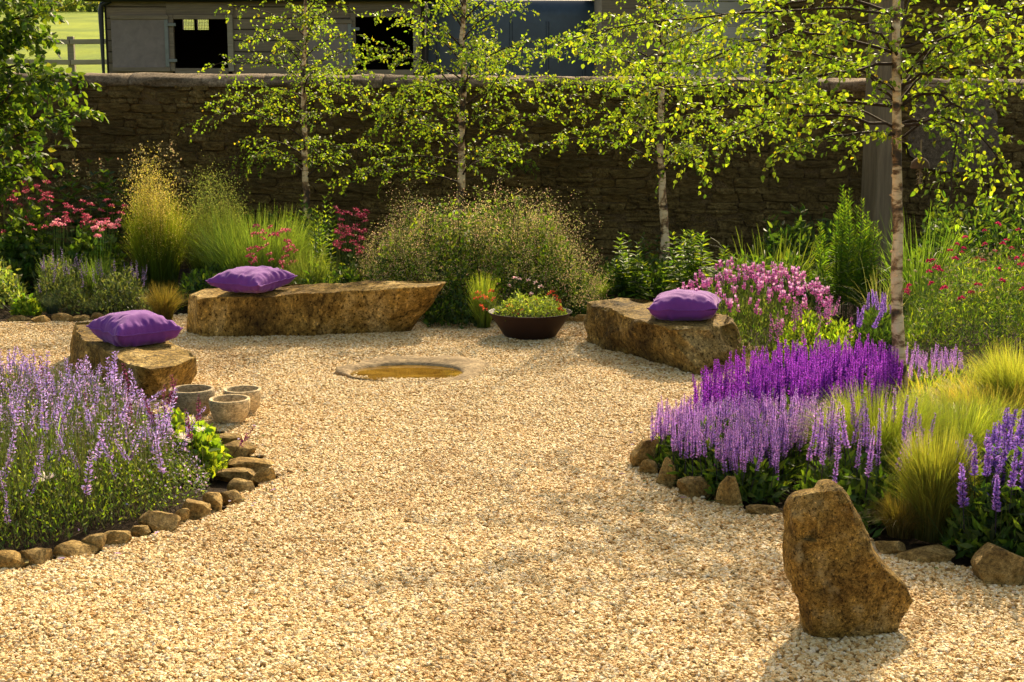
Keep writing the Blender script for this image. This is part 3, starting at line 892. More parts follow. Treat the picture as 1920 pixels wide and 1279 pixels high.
# standing boulder, built from its outline with a thick rounded section, then broken by planes
def standing_stone():
    Y0 = gp(1600, 1203)[1] + .04
    L = [(1516, 1203), (1511, 1180), (1502, 1145), (1487, 1092), (1479, 1017), (1484, 958), (1500, 935), (1530, 914)]
    Rr = [(1682, 1203), (1698, 1178), (1721, 1136), (1712, 1106), (1683, 1073), (1658, 1030), (1646, 1005), (1627, 961), (1610, 930), (1594, 914)]
    Lp = np.array([at(a, b, Y0) for a, b in L]); Rp = np.array([at(a, b, Y0) for a, b in Rr])
    ztop = at(1571, 906, Y0)[2]
    n, m = 150, 96
    V = []
    for i in range(m + 1):
        t = i / m; z = ztop * (1 - (1 - t) ** 1.25) if False else ztop * t
        zz = min(z, Lp[-1][2]); xl = np.interp(zz, Lp[:, 2], Lp[:, 0]); xr = np.interp(min(z, Rp[-1][2]), Rp[:, 2], Rp[:, 0])
        cx = (xl + xr) / 2; hw = (xr - xl) / 2
        cap = max(0, (z - Lp[-1][2]) / (ztop - Lp[-1][2] + 1e-6))
        hw *= (1 - .55 * cap ** 2)
        dep = .14 * (1 - .3 * t) * (1 - .7 * cap ** 2)
        for k in range(n):
            a = 2 * math.pi * k / n; e = .72
            ca, sa = math.cos(a), math.sin(a)
            V.append([cx + hw * math.copysign(abs(ca) ** e, ca), Y0 + .09 + .02 * t + dep * math.copysign(abs(sa) ** e, sa), z * .945 - .03 * (i == 0)])
    V = np.array(V)
    c = np.array([V[:, 0].mean(), Y0 + .09, ztop * .5])
    # shoulder facet facing up and left with a gully, and a few broken faces on the front
    for nrm, d in (((-.55, -.5, .68), .222), ((-.42, -.9, .05), .15), ((.3, -.93, .22), .135), ((.05, -.98, -.2), .128), ((.42, -.9, -.12), .15), ((-.15, -.8, .58), .2)):
        nv = unit(np.array(nrm)); e = (V - c) @ nv - d
        V = V - np.clip(e, 0, None)[:, None] * nv * .9
    rc = random.Random(77)
    for _ in range(16):                                   # chips broken off the front and top
        nv = unit(np.array([rc.gauss(0, .3), rc.gauss(-.8, .4), rc.gauss(.15, .45)]))
        pr = (V - c) @ nv; e = pr - (pr.max() - rc.uniform(.003, .017)); V = V - np.clip(e, 0, None)[:, None] * nv
    out = []
    for v in V:
        p = Vector(v) * 5.5; h = Vector((v[0] - c[0], (v[1] - Y0 - .09) * 1.5, (v[2] - c[2]) * .3)); h.normalize()
        d = .016 * (noise.noise(p * 1.15, noise_basis='VORONOI_F1') - .4) + .007 * noise.noise(p * 3.1, noise_basis='VORONOI_F1') + .005 * noise.fractal(p * 1.5, .8, 2.2, 6) + .007 * (noise.ridged_multi_fractal(p * .9, .8, 2.2, 5, .9, 1.6) - 1.1) * .6
        g = (v[0] - at(1545, 915, Y0)[0] + .25 * (ztop - v[2])) / .02
        if v[2] > ztop * .62: d -= .026 * math.exp(-g * g)
        out.append(tuple(Vector(v) + h * d))
    F = [(i * n + k, i * n + (k + 1) % n, (i + 1) * n + (k + 1) % n, (i + 1) * n + k) for i in range(m) for k in range(n)]
    me = make_mesh('standing_stone', out, [F, [tuple(m * n + k for k in range(n))]], smooth=True)
    me.set_sharp_from_angle(angle=math.radians(26))
    return me
put_rock('standing_stone', standing_stone(), M['boulder'], 'upright brown boulder with a slanted shoulder standing alone in the foreground gravel', 'boulder')

# edging stones: px range, top py, base py
def edging(rows, tail, group, start, seed0):
    ords = ['first', 'second', 'third', 'fourth', 'fifth', 'sixth', 'seventh', 'eighth', 'ninth', 'tenth', 'eleventh', 'twelfth',
            'thirteenth', 'fourteenth', 'fifteenth', 'sixteenth', 'seventeenth', 'eighteenth']
    for k, (a, b, t, base, shape) in enumerate(rows):
        c = gp((a + b) / 2, base - 3)
        w = (b - a) * c[1] / FPX * 1.14
        h = max(at((a + b) / 2, t, c[1] + w * .2)[2], .025) * .95
        dep = w * (.66 if shape != 'slab' else .5)
        if shape == 'slab': h = max(h * .6, .03)
        me = rock_mesh('edging_stone', w, dep, h + .03, seed0 + k * 3, cuts=16 if shape == 'lump' else 9, rough=.06)
        if shape == 'peak':
            for v in me.vertices:
                f = v.co.z / (h + .03); v.co.x *= 1 - .5 * f ** 1.6; v.co.y *= 1 - .45 * f
        o = link('edging_stone', me, M['edging'], None, (c[0], c[1] + dep * .35, -.035))
        o.rotation_euler = (R.uniform(-.1, .1), R.uniform(-.12, .12), R.uniform(-.3, .3))
        tag(o, f'{dict(lump="rough brown", slab="thin flat", peak="pointed ochre")[shape]} edging stone, {ords[k]} {tail}', 'stone', group)
edging([(-30, 40, 1031, 1066, 'lump'), (22, 93, 1020, 1058, 'lump'), (83, 170, 1011, 1043, 'lump'), (148, 197, 1000, 1031, 'lump'), (182, 241, 990, 1022, 'lump'),
        (241, 279, 984, 1006, 'lump'), (246, 326, 952, 994, 'lump'), (318, 352, 951, 981, 'lump'), (330, 398, 933, 970, 'lump'), (374, 419, 923, 957, 'lump'),
        (402, 461, 915, 944, 'lump'), (424, 478, 895, 920, 'lump'), (470, 521, 873, 904, 'lump'), (404, 482, 872, 897, 'slab'), (414, 507, 858, 876, 'slab'),
        (403, 477, 825, 857, 'lump'), (387, 450, 808, 830, 'slab'), (374, 408, 794, 812, 'lump')],
       'along the catmint bed from the left', 'stones edging the catmint bed', None, 100)
edging([(1186, 1244, 819, 877, 'lump'), (1204, 1238, 856, 890, 'lump'), (1231, 1286, 854, 908, 'peak'), (1268, 1345, 884, 933, 'lump'), (1342, 1404, 890, 951, 'peak'),
        (1403, 1476, 945, 967, 'slab'), (1646, 1704, 1007, 1039, 'lump'), (1694, 1788, 1024, 1055, 'lump'), (1822, 1945, 1019, 1096, 'lump')],
       'along the salvia bed from its far tip', 'stones edging the salvia bed', None, 200)
edging([(12, 52, 594, 602, 'slab'), (58, 90, 589, 607, 'lump'), (88, 133, 586, 605, 'lump'), (133, 170, 587, 602, 'lump'), (170, 198, 584, 601, 'lump'), (192, 236, 584, 599, 'lump'), (240, 277, 576, 598, 'lump')],
       'along the far left bed from the left', 'stones edging the far left bed', None, 300)
edging([(1046, 1078, 590, 606, 'lump'), (1074, 1104, 588, 608, 'lump')], 'between the bowl and the right bench', 'stones between bowl and bench', None, 400)
edging([(1400, 1440, 650, 664, 'slab'), (1442, 1500, 650, 664, 'slab'), (1530, 1590, 650, 664, 'slab')], 'behind the deep purple salvia', 'stones behind the deep purple salvia', None, 500)

# ------------------------------------------------------------------ cushions
def cushion(loc, rot, size, thick, label, seed, tilt=(0, 0)):
    root = thing('cushion', label, 'cushion', loc, 'purple cushions')
    root.rotation_euler = (tilt[0], tilt[1], rot)
    n = 40; V, F = [], []
    def pos(i, j, side):
        u, v = i / n * 2 - 1, j / n * 2 - 1
        a = size / 2
        x = a * u * (1 - .11 * (1 - v * v) * abs(u) ** 2); y = a * v * (1 - .11 * (1 - u * u) * abs(v) ** 2)
        e = max(0, (1 - abs(u) ** 2.4)) * max(0, (1 - abs(v) ** 2.4))
        h = thick * .5 * e ** .4
        p = Vector((u * 1.7 + seed, v * 1.7, side))
        h *= 1 + .14 * noise.noise(p)
        edge = max(abs(u), abs(v)); s = u if abs(v) > abs(u) else v
        wr = math.exp(-((edge - .84) / .13) ** 2)
        h += thick * .1 * wr * noise.noise(Vector((s * 7.5 + seed * 3, edge * .9, side * 2.0)))     # gathers by the seam
        h += thick * .05 * noise.noise(Vector((u * 3 + v * 2.2 + seed, v * 3.2, side + 4)))
        h -= thick * .05 * math.exp(-((u - .28 - .06 * v) / .02) ** 2) * (e > .05) * (side > 0)            # seam across the cover
        corner = (abs(u) * abs(v)) ** 5
        if side > 0: return (x, y, h + corner * .012)
        return (x, y, max(-h, -thick * .38) + corner * .012)
    N1 = n + 1
    for side in (1, -1):
        for j in range(N1):
            for i in range(N1): V.append(pos(i, j, side))
    for j in range(n):
        for i in range(n):
            a = j * N1 + i
            F.append((a, a + 1, a + N1 + 1, a + N1)); b = N1 * N1 + a
            F.append((b, b + N1, b + N1 + 1, b + 1))
    me = make_mesh('cover', np.array(V) + [0, 0, thick * .38], [F], smooth=True)
    bm = bmesh.new(); bm.from_mesh(me); bmesh.ops.remove_doubles(bm, verts=bm.verts, dist=.0008); bm.to_mesh(me); bm.free()
    link('cover', me, M['fabric'], root)
    ring = [pos(i, 0, 1) for i in range(0, n, 2)] + [pos(n, j, 1) for j in range(0, n, 2)] + [pos(i, n, 1) for i in range(n, 0, -2)] + [pos(0, j, 1) for j in range(n, 0, -2)]
    ring.append(ring[0])
    g = Geo(); tube(g, np.array(ring) * [1.006, 1.006, 1] + [0, 0, thick * .38], .004, (.1, .02, .17), 6)
    link('piping', g.mesh('piping', True), M['fabric'], root)
    return root
p = at(473, 545, 9.93)
cushion((p[0], 9.93, .315), math.radians(-27), .46, .175, 'purple cushion lying on the long slab bench below the tall grasses', 1, (.05, .02))
p = at(253, 640, 8.12)
cushion((p[0], 8.12, .235), math.radians(-49), .41, .2, 'bright purple cushion on the low bench behind the catmint', 5, (.0, .03))
p = at(1284, 600, 8.86)
cushion((p[0], 8.84, .272), math.radians(-11), .44, .195, 'purple cushion on the rugged block bench beside the pink lavender', 9, (0, -.03))

# ------------------------------------------------------------------ three stone pots
def pot(px, w, rim, base, label, seed):
    c = gp(px, base - 6); Y = c[1] + w / 2 * c[1] / FPX * .7
    x = at(px, base, Y)[0]; r = w / 2 * Y / FPX; h = at(px, rim, Y)[2]
    root = thing('stone_pot', label, 'pot', (x, Y, 0), 'stone pots')
    t = r * .15
    prof = [(0, -.01), (r * .62, -.01), (r * .74, h * .06), (r * .9, h * .35), (r * .985, h * .65), (r, h * .85), (r * .995, h * .965), (r * .975, h), (r - t, h), (r - t * 1.15, h * .96), (r - t, h * .8), (r - t * 1.1, h * .5), (r * .6, h * .14), (0, h * .1)]
    link('shell', lathe('shell', prof, 56, .03, seed), M['pot'], root)
    bm = bmesh.new(); bmesh.ops.create_circle(bm, cap_ends=True, radius=r * .68, segments=32)
    for v in bm.verts: v.co.z = h * .3
    link('soil', bm_mesh('soil', bm), M['soil'], root)
pot(361.5, 87, 728.5, 789, 'wide round stone pot nearest the low bench', 2)
pot(456, 73, 729, 783, 'round stone pot half hidden behind the front pot', 5)
pot(432, 79, 747, 802, 'round stone pot in front of the other two pots', 9)

# ------------------------------------------------------------------ sunken stone basin with water
bx, by = BAS_C
basin = thing('water_basin', 'shallow natural stone basin of brown water sunk in the gravel', 'basin', (bx, by, 0))
wx, wy = gp(762, 699)[:2] - BAS_C
RXW, RYW = .345, .275
n = 90; prof = [(.56, -.04), (.52, -.022), (.49, -.008), (.46, .002), (.43, .01), (.405, .014), (.385, .014), (.365, .01), (.352, .004), (.34, -.012), (.3, -.05), (.2, -.09), (.05, -.1)]
V = []
for i, (r, z) in enumerate(prof):
    for k in range(n):
        a = 2 * math.pi * k / n
        nz = noise.fractal(Vector((math.cos(a) * 1.4, math.sin(a) * 1.4, r * 3)), 1, 2, 4)
        f = min(1, max(0, (r - .345) / .16))
        cxx, cyy = wx * (1 - f), wy * (1 - f)
        ry = r * (RYW / RXW * (1 - f) + 1.0 * f)
        rr = 1 + .34 * nz * f + .02 * noise.noise(Vector((math.cos(a) * 4, math.sin(a) * 4, 0)))
        back = .5 + .5 * math.sin(a)
        zz = z - .007 * f + f * .03 * nz + (.022 * back * math.exp(-((r - .42) / .06) ** 2) if r > .34 else 0) - (.022 * (1 - back) ** 1.5 * min(1, f * 3) if r > .345 else 0)
        zz += .008 * math.sin(r * 130 + 5 * nz) * f * (.5 + max(0, -math.cos(a)))
        V.append((cxx + r * rr * math.cos(a), cyy + ry * rr * math.sin(a), zz))
F = [(i * n + k, (i + 1) * n + k, (i + 1) * n + (k + 1) % n, i * n + (k + 1) % n)[::-1] for i in range(len(prof) - 1) for k in range(n)]
me = make_mesh('stone_rim', V, [F], smooth=True); link('stone_rim', me, M['basin'], basin)
V = [(0, 0, 0)] + [(1.02 * RXW * math.cos(2 * math.pi * k / 64), 1.02 * RYW * math.sin(2 * math.pi * k / 64), 0) for k in range(64)]
me = make_mesh('water', V, [[(0, 1 + k, 1 + (k + 1) % 64) for k in range(64)]], smooth=True)
link('water', me, M['water'], basin, (wx, wy, -.004))

# ------------------------------------------------------------------ dark metal bowl planter
c = gp(993, 636); BYC = c[1] + .14
bx = at(994, 630, BYC)[0]; rim = 80 * BYC / FPX; h = at(994, 584, BYC)[2]
h_bowl = h * .9
bowl = thing('metal_bowl', 'dark brown flared metal bowl planted with red flowers', 'planter', (bx, BYC, 0))
prof = [(0, 0), (rim * .57, 0), (rim * .62, h * .05), (rim * .8, h * .52), (rim * .97, h * .95), (rim, h), (rim * .985, h * 1.01), (rim * .955, h * .985), (rim * .9, h * .86), (rim * .3, h * .8), (0, h * .8)]
link('shell', lathe('shell', prof, 64), M['bowl_metal'], bowl)
bm = bmesh.new(); bmesh.ops.create_circle(bm, cap_ends=True, radius=rim * .9, segments=40)
for v in bm.verts: v.co.z = h * .88
link('soil', bm_mesh('soil', bm), M['soil'], bowl)

# ================================================================== planting: building blocks
GREENS = [(.045, .09, .018), (.07, .13, .02), (.1, .16, .025)]
DEEP = [(.025, .055, .014), (.04, .08, .018), (.06, .1, .02)]
FRESH = [(.1, .18, .02), (.15, .23, .025), (.2, .27, .03)]
GREYG = [(.09, .12, .06), (.12, .15, .075), (.08, .11, .04)]

def spike_mesh(name, stem, flen, rad, whorls, per, cols, L, W, seed, stemcol=(.07, .09, .03), taper=.65, up=.55, calyx=None):
    r = np.random.default_rng(seed); g = Geo()
    stems(g, [(0, 0, -.01)], [(0, 0, stem + flen)], .0022, np.array(stemcol))
    zs = stem + np.linspace(0, 1, whorls) ** .95 * flen
    n = whorls * per
    z = np.repeat(zs, per) + r.normal(0, flen / whorls * .25, n)
    a = r.random(n) * 2 * math.pi
    t = np.clip((z - stem) / flen, 0, 1)
    sz = (1 - taper * t ** 1.5)
    D = np.stack([np.cos(a), np.sin(a), up + .5 * t + r.normal(0, .25, n)], 1)
    P = np.stack([np.cos(a) * .003, np.sin(a) * .003, z], 1)
    leaves(g, P, D, L * sz * r.uniform(.75, 1.25, n), W * sz, mixcol(cols, n, .3, .1, r=r), N=r.normal(size=(n, 3)) * .5 + [0, 0, 1], ovate=False)
    if calyx is not None:
        m = n // 2; k = r.choice(n, m)
        leaves(g, P[k], D[k] * [1, 1, 1.3], L * .55 * sz[k], W * .8 * sz[k], mixcol([calyx], m, .3, r=r), ovate=False)
    return g.mesh(name)

def head_mesh(name, rad, n, cols, L, W, seed, flat=1.0):
    r = np.random.default_rng(seed); g = Geo()
    D = unit(r.normal(size=(n, 3)) * [1, 1, flat]); D[:, 2] = np.abs(D[:, 2]) * .9 - .15
    P = D * rad * r.uniform(.3, 1, (n, 1)) * [1, 1, flat]
    leaves(g, P, D + [0, 0, .3], L, W, mixcol(cols, n, .3, .12, r=r), N=r.normal(size=(n, 3)), ovate=False)
    return g.mesh(name)

def put_parts(root, name, meshes, mat, places, rs, tilt=.15, smin=.8, smax=1.2):
    """one object for each flower, sharing a few meshes"""
    base = Vector(root.location)
    for p in places:
        o = link(name, meshes[rs.integers(len(meshes))], mat, root)
        o.location = Vector(p[:3]) - base
        s = rs.uniform(smin, smax) * (p[3] if len(p) > 3 else 1)
        o.scale = (s * rs.uniform(.9, 1.1), s * rs.uniform(.9, 1.1), s)
        o.rotation_euler = (rs.normal(0, tilt), rs.normal(0, tilt), rs.random() * 6.28)

def finish(root, name, g, mat, smooth=False):
    return link(name, g.mesh(name, smooth, off=tuple(root.location)), mat, root)

def dome(poly, P, h, soft=.14):
    d = edge_dist(P, poly)
    return h * np.clip(d / soft, .0, 1) ** .5
def drift_foliage(g, poly, n, h, L, W, cols, up=.8, low=.1, soft=.14, bias=.7, ovate=False, z0=0.0):
    P = scatter(poly, n); top = dome(poly, P, h, soft) * rng.uniform(.85, 1.1, n) * np.array([.86 + .42 * noise.noise(Vector((p[0] * 9, p[1] * 9, h * 7))) for p in P])
    z = z0 + top * (low + (1 - low) * rng.random(n) ** bias)
    D = rdir(n, up)
    leaves(g, np.c_[P, z], D, L * rng.uniform(.7, 1.3, n), W, mixcol(cols, n, .35, .14), ovate=ovate)
def drift_stems(g, poly, n, h, col=(.06, .09, .025), soft=.14, r=.0022):
    P = scatter(poly, n); top = dome(poly, P, h, soft)
    A = np.c_[P, np.zeros(n)]; B = A + np.c_[rng.normal(0, .05, (n, 2)), top]
    stems(g, A, B, r, vary(col, n))

def tuft(g, c, n, H, spread, W, c0, c1, base=.05, droop=.25, seg=4, hvar=.35, pw=1.8, lean0=.1):
    c = np.asarray(c, float)
    a = rng.random(n) * 6.283; rr = base * np.sqrt(rng.random(n))
    P = np.stack([c[0] + rr * np.cos(a), c[1] + rr * np.sin(a), np.full(n, c[2] if len(c) > 2 else 0.0)], 1)
    h = H * (1 - hvar * rng.random(n)); l = spread * (lean0 + (1 - lean0) * rng.random(n) ** 1.1)
    blades(g, P, a + rng.normal(0, .5, n), h, l, W, vary(c0, n, .3), vary(c1, n, .3), seg, droop * h * (l / spread) ** 1.3, pw)

def grass_plant(name, label, c, n, H, spread, W, c0, c1, **kw):
    root = thing(name, label, 'grass', (c[0], c[1], 0), kw.pop('group', None))
    g = Geo(); tuft(g, (c[0], c[1], 0), n, H, spread, W, c0, c1, **kw)
    finish(root, 'blades', g, M['grass'])
    return root

def leafy_stem(g, gs, b, h, lean, pairs, L, W, cols, low=.15, droop=-.1, per=2):
    b = np.asarray(b, float); tip = b + [lean[0], lean[1], h]
    stems(gs, [b], [tip], .004, np.array((.06, .1, .03)))
    n = pairs * per
    t = np.repeat(np.linspace(low, 1, pairs), per)
    a = np.repeat(np.arange(pairs) * 1.9 + rng.random() * 6, per) + np.tile(np.arange(per) * 2 * math.pi / per, pairs) + rng.normal(0, .25, n)
    P = b + (tip - b) * t[:, None]
    up = droop + .9 * t ** 3
    D = np.stack([np.cos(a), np.sin(a), up + rng.normal(0, .15, n)], 1)
    sz = (1.05 - .62 * t ** 2)
    leaves(g, P, D, L * sz * rng.uniform(.8, 1.2, n), W * sz, mixcol(cols, n, .3), N=np.c_[rng.normal(0, .3, (n, 2)), np.ones(n)])

# ================================================================== trees
def smooth_path(P, m=16):
    q = np.linspace(0, 1, 120); t = np.linspace(0, 1, len(P))
    X = np.stack([np.interp(q, t, P[:, k]) for k in range(3)], 1)
    w = 21; K = np.ones(w) / w
    for _ in range(2):
        X = np.stack([np.convolve(np.pad(X[:, k], w // 2, mode='reflect', reflect_type='odd'), K, 'valid') for k in range(3)], 1)
    X = X[np.linspace(0, 119, m).astype(int)]
    X[1:-1] += rng.normal(0, .008, (m - 2, 3))
    return X
def limb_path(p0, az, length, e0, e1, n=8, wander=.12):
    pts = [np.array(p0, float)]
    for i in range(n):
        t = i / (n - 1); e = e0 + (e1 - e0) * t; az += rng.normal(0, wander)
        pts.append(pts[-1] + length / n * np.array([math.cos(az) * math.cos(e), math.sin(az) * math.cos(e), math.sin(e)]))
    return np.array(pts)
def along(pts, s):
    """points and directions at fractions s of a path"""
    d = np.concatenate([[0], np.cumsum(np.linalg.norm(np.diff(pts, axis=0), axis=1))]); d /= d[-1]
    P = np.stack([np.interp(s, d, pts[:, k]) for k in range(3)], 1)
    Q = np.stack([np.interp(np.clip(s + .03, 0, 1), d, pts[:, k]) - np.interp(np.clip(s - .03, 0, 1), d, pts[:, k]) for k in range(3)], 1)
    return P, unit(Q)
def dress_limb(gl, gb, pts, r0, leafL, cols, w, twig_gap=.075, leaf_gap=.03, twig_len=.3, barkc=(.05, .032, .02), hang=-.25, start=.12):
    """twigs and leaves along a limb"""
    length = np.linalg.norm(np.diff(pts, axis=0), axis=1).sum()
    tube(gb, pts, np.linspace(r0, .0016, len(pts)), np.array(barkc), 5)
    nt = max(3, int(length * (1 - start) / twig_gap))
    s = np.linspace(start, .97, nt) + rng.normal(0, .01, nt)
    P, T = along(pts, np.clip(s, 0, 1))
    for i in range(nt):
        side = 1 if i % 2 else -1
        az = math.atan2(T[i][1], T[i][0]) + side * rng.uniform(.45, 1.15)
        ln = twig_len * (1.0 - .55 * s[i]) * rng.uniform(.5, 1.25) * min(1, length)
        e = math.asin(np.clip(T[i][2], -1, 1)) * .6 + rng.normal(.08, .42)
        tp = limb_path(P[i], az, ln, e, e - rng.uniform(.3, 1.1), 4, .2)
        tube(gb, tp, np.linspace(.0022, .0009, len(tp)), np.array(barkc) * 1.3, 3)
        m = max(3, int(ln / leaf_gap))
        q = np.linspace(.1, 1, m); LP, LT = along(tp, q)
        LP = LP + rng.normal(0, .008, (m, 3))
        D = LT + rng.normal(0, .75, (m, 3)) + [0, 0, hang]
        leaves(gl, LP, D, leafL * rng.uniform(.6, 1.25, m), leafL * .78 * rng.uniform(.75, 1.1, m), mixcol(cols, m, .28, .12, w), N=rng.normal(0, .8, (m, 3)) + [0, 0, .6], cup=.1)

BIRCH = [(.075, .13, .016), (.125, .19, .022), (.175, .23, .026), (.3, .26, .025)]
BW = [.36, .38, .24, .02]
def birch(label, trunk, r0, limbs, leafL, ztop, n_auto, zlo, maxlen, seed, barkcol=None, e0=.55, twig=.3, gap=.075, lgap=.03, avoid=None, ztop_dense=2.55, shoots=26):
    global rng
    keep = rng; rng = np.random.default_rng(seed)
    base = np.array([trunk[0][0], trunk[0][1], 0])
    root = thing('birch_tree', label, 'tree', tuple(base), 'young birch trees')
    tp = np.array(trunk, float)
    zz = np.linspace(-.05, ztop, 46)
    sp = np.stack([np.interp(zz, tp[:, 2], tp[:, 0]), np.interp(zz, tp[:, 2], tp[:, 1]), zz], 1)
    sp[:, :2] += np.stack([np.convolve(rng.normal(0, .022, 50), np.ones(5) / 5, 'valid') for _ in (0, 1)], 1)
    rad = r0 * (1 - .88 * (zz / ztop).clip(0, 1) ** .9) * (1 + .16 * np.exp(-zz.clip(0) / .12)) * (1 + .05 * np.sin(zz * 17 + seed))
    g = Geo(); tube(g, sp, rad, np.array((.4, .3, .2)), 16)
    # curls of peeling bark
    m = 70
    s = rng.uniform(.1, .62, m); P, T = along(sp, s); a = rng.random(m) * 6.28
    rr = np.interp(s, np.linspace(0, 1, len(rad)), rad)
    O = np.stack([np.cos(a), np.sin(a), np.zeros(m)], 1); tg = np.stack([-np.sin(a), np.cos(a), np.zeros(m)], 1)
    leaves(g, P + O * rr[:, None] * .93, tg + O * .8 + rng.normal(0, .2, (m, 3)), .024 * rng.uniform(.4, 1.2, m), .02, np.array((.5, .38, .26)), N=O)
    finish(root, 'trunk', g, M['bark'], True)
    gl = Geo()
    off = tuple(base)
    def add(pts, r):
        gb = Geo(); dress_limb(gl, gb, pts, r, leafL, BIRCH, BW, gap, lgap, twig)
        link('branch', gb.mesh('branch', True, off), M['twig'], root)
    for pts in limbs: add(np.array(pts), r0 * .26)
    az = rng.random() * 6.28
    for i in range(n_auto):
        t = i / n_auto; z = zlo + (ztop - .15 - zlo) * t
        az += 2.4 + rng.normal(0, .35)
        ln = maxlen * (.55 + .45 * math.sin(math.pi * min(1, .25 + t * .9))) * (1 - .62 * t) * rng.uniform(.7, 1.15)
        p0 = np.array([np.interp(z, sp[:, 2], sp[:, 0]), np.interp(z, sp[:, 2], sp[:, 1]), z])
        if avoid is not None and avoid(az % 6.283, z): continue
        if z > ztop_dense and rng.random() < .82: continue
        e = e0 + rng.normal(0, .15) + .35 * t
        add(limb_path(p0, az, ln, e, e - rng.uniform(.7, 1.15)), r0 * .22 * (1 - .5 * t))
    for i in range(shoots):                                # short leafy shoots close to the trunk
        z = rng.uniform(zlo + .05, min(ztop * .75, 3.0)); az = rng.random() * 6.28
        p0 = np.array([np.interp(z, sp[:, 2], sp[:, 0]), np.interp(z, sp[:, 2], sp[:, 1]), z])
        add(limb_path(p0, az, rng.uniform(.16, .42), rng.uniform(.2, 1.0), rng.uniform(-.7, .1), 5), r0 * .09)
    finish(root, 'crown', gl, M['leaf'])
    rng = keep
    return root

TY1 = 13.0
def tpath(pix, Y, ztop=5.0):
    p = [at(a, b, Y) for a, b in pix]
    p[0][2] = 0.0
    p.append(np.array([p[-1][0] + .05, Y, ztop]))
    return p
birch('slim young birch rising behind the tall golden grasses, furthest left', tpath([(574, 540), (573, 385), (571, 200), (574, 0)], TY1), .038, [], .03, 3.9, 54, .95, 1.2, 31, twig=.34, gap=.05, lgap=.016)
birch('young birch rising out of the tan flowering shrub in the middle', tpath([(858, 540), (862, 350), (864, 180), (872, 0)], TY1 - .2), .045, [], .033, 4.2, 54, .92, 1.6, 47, twig=.38, gap=.054, lgap=.017)
birch('young birch with a pale trunk standing alone in the dark bed behind the block bench', tpath([(1244, 540), (1243, 430), (1240, 290), (1236, 100)], TY1 - .3), .045, [], .031, 4.0, 54, .98, 1.5, 53, twig=.36, gap=.05, lgap=.016)

NB = gp(1686, 738)[1]
def lp(pix, s):
    out = []
    for i, (a, b) in enumerate(pix):
        out.append(at(a, b, NB + s * i))
    return smooth_path(np.array(out))
near_limbs = [lp([(1680, 192), (1640, 150), (1600, 118), (1540, 95), (1460, 85), (1350, 92), (1270, 110)], .08),
              lp([(1680, 240), (1600, 222), (1500, 212), (1400, 240), (1310, 290), (1275, 325)], -.06),
              lp([(1678, 60), (1640, 20), (1560, 8), (1400, 28), (1250, 35), (1120, 58), (1030, 95)], -.1),
              lp([(1678, 120), (1560, 130), (1450, 160), (1340, 150), (1240, 170), (1160, 160)], -.16),
              lp([(1680, 200), (1560, 190), (1450, 200), (1350, 190), (1250, 235), (1190, 240)], .1),
              lp([(1678, 100), (1580, 70), (1480, 50), (1380, 90), (1280, 130), (1180, 110), (1085, 100)], .02),
              lp([(1678, 30), (1600, -10), (1480, 0), (1360, 30), (1240, 90), (1180, 130)], .12),
              lp([(1682, 255), (1640, 245), (1580, 255), (1500, 270), (1450, 290)], -.14),
              lp([(1690, 168), (1720, 125), (1760, 80), (1800, 45), (1850, 10)], .1),
              lp([(1690, 200), (1740, 165), (1790, 190), (1820, 230), (1850, 270), (1900, 330), (1915, 375)], -.05),
              lp([(1690, 235), (1750, 225), (1800, 240), (1790, 300), (1780, 360), (1790, 405)], -.1),
              lp([(1690, 160), (1760, 130), (1850, 120), (1960, 140), (2050, 180)], -.12),
              lp([(1690, 232), (1760, 215), (1830, 250), (1838, 320), (1842, 375)], .06),
              lp([(1690, 90), (1780, 70), (1880, 60), (2000, 80)], .15),
              lp([(1685, 150), (1740, 90), (1850, 30), (1960, 40)], -.2),
              lp([(1685, 110), (1650, 60), (1600, 40), (1540, 60)], -.25)]
birch('near birch with flaking pale bark and wide arching branches beside the feather grass',
      [(gp(1686, 738)[0], NB, 0)] + [at(a, b, NB) for a, b in ((1684, 600), (1681, 430), (1682, 300), (1680, 150), (1678, 0))] + [at(1690, 0, NB) + [0, 0, 2.6]],
      .037, near_limbs, .035, 4.6, 46, 1.35, 1.9, 71, twig=.4, gap=.05, lgap=.0175, avoid=lambda a, z: z < 2.0 and 3.6 < a < 5.9, ztop_dense=1.95)

# broad-leaved tree leaning in from the left
keep_rng = rng; rng = np.random.default_rng(5)
LY = 12.3
tx = at(-190, 300, LY)[0]
root = thing('leafy_tree', 'dark broad leaved tree hanging over the wall at the left picture edge', 'tree', (tx, LY, 0))
g = Geo(); tr = np.array([(tx, LY, -.05), (tx + .03, LY, .8), (tx - .02, LY + .05, 1.7), (tx + .05, LY, 2.6), (tx + .1, LY, 3.6)])
tube(g, tr, [.09, .075, .06, .045, .02], np.array((.12, .09, .06)), 12); finish(root, 'trunk', g, M['twig'], True)
gl = Geo()
BROAD = [(.035, .075, .012), (.06, .11, .016), (.095, .15, .02), (.15, .19, .03)]
def lpL(pix, s):
    P = np.array([at(a, b, LY + s * i) for i, (a, b) in enumerate(pix)]); t = np.linspace(0, 1, len(P)); q = np.linspace(0, 1, 12)
    return np.stack([np.interp(q, t, P[:, k]) for k in range(3)], 1)
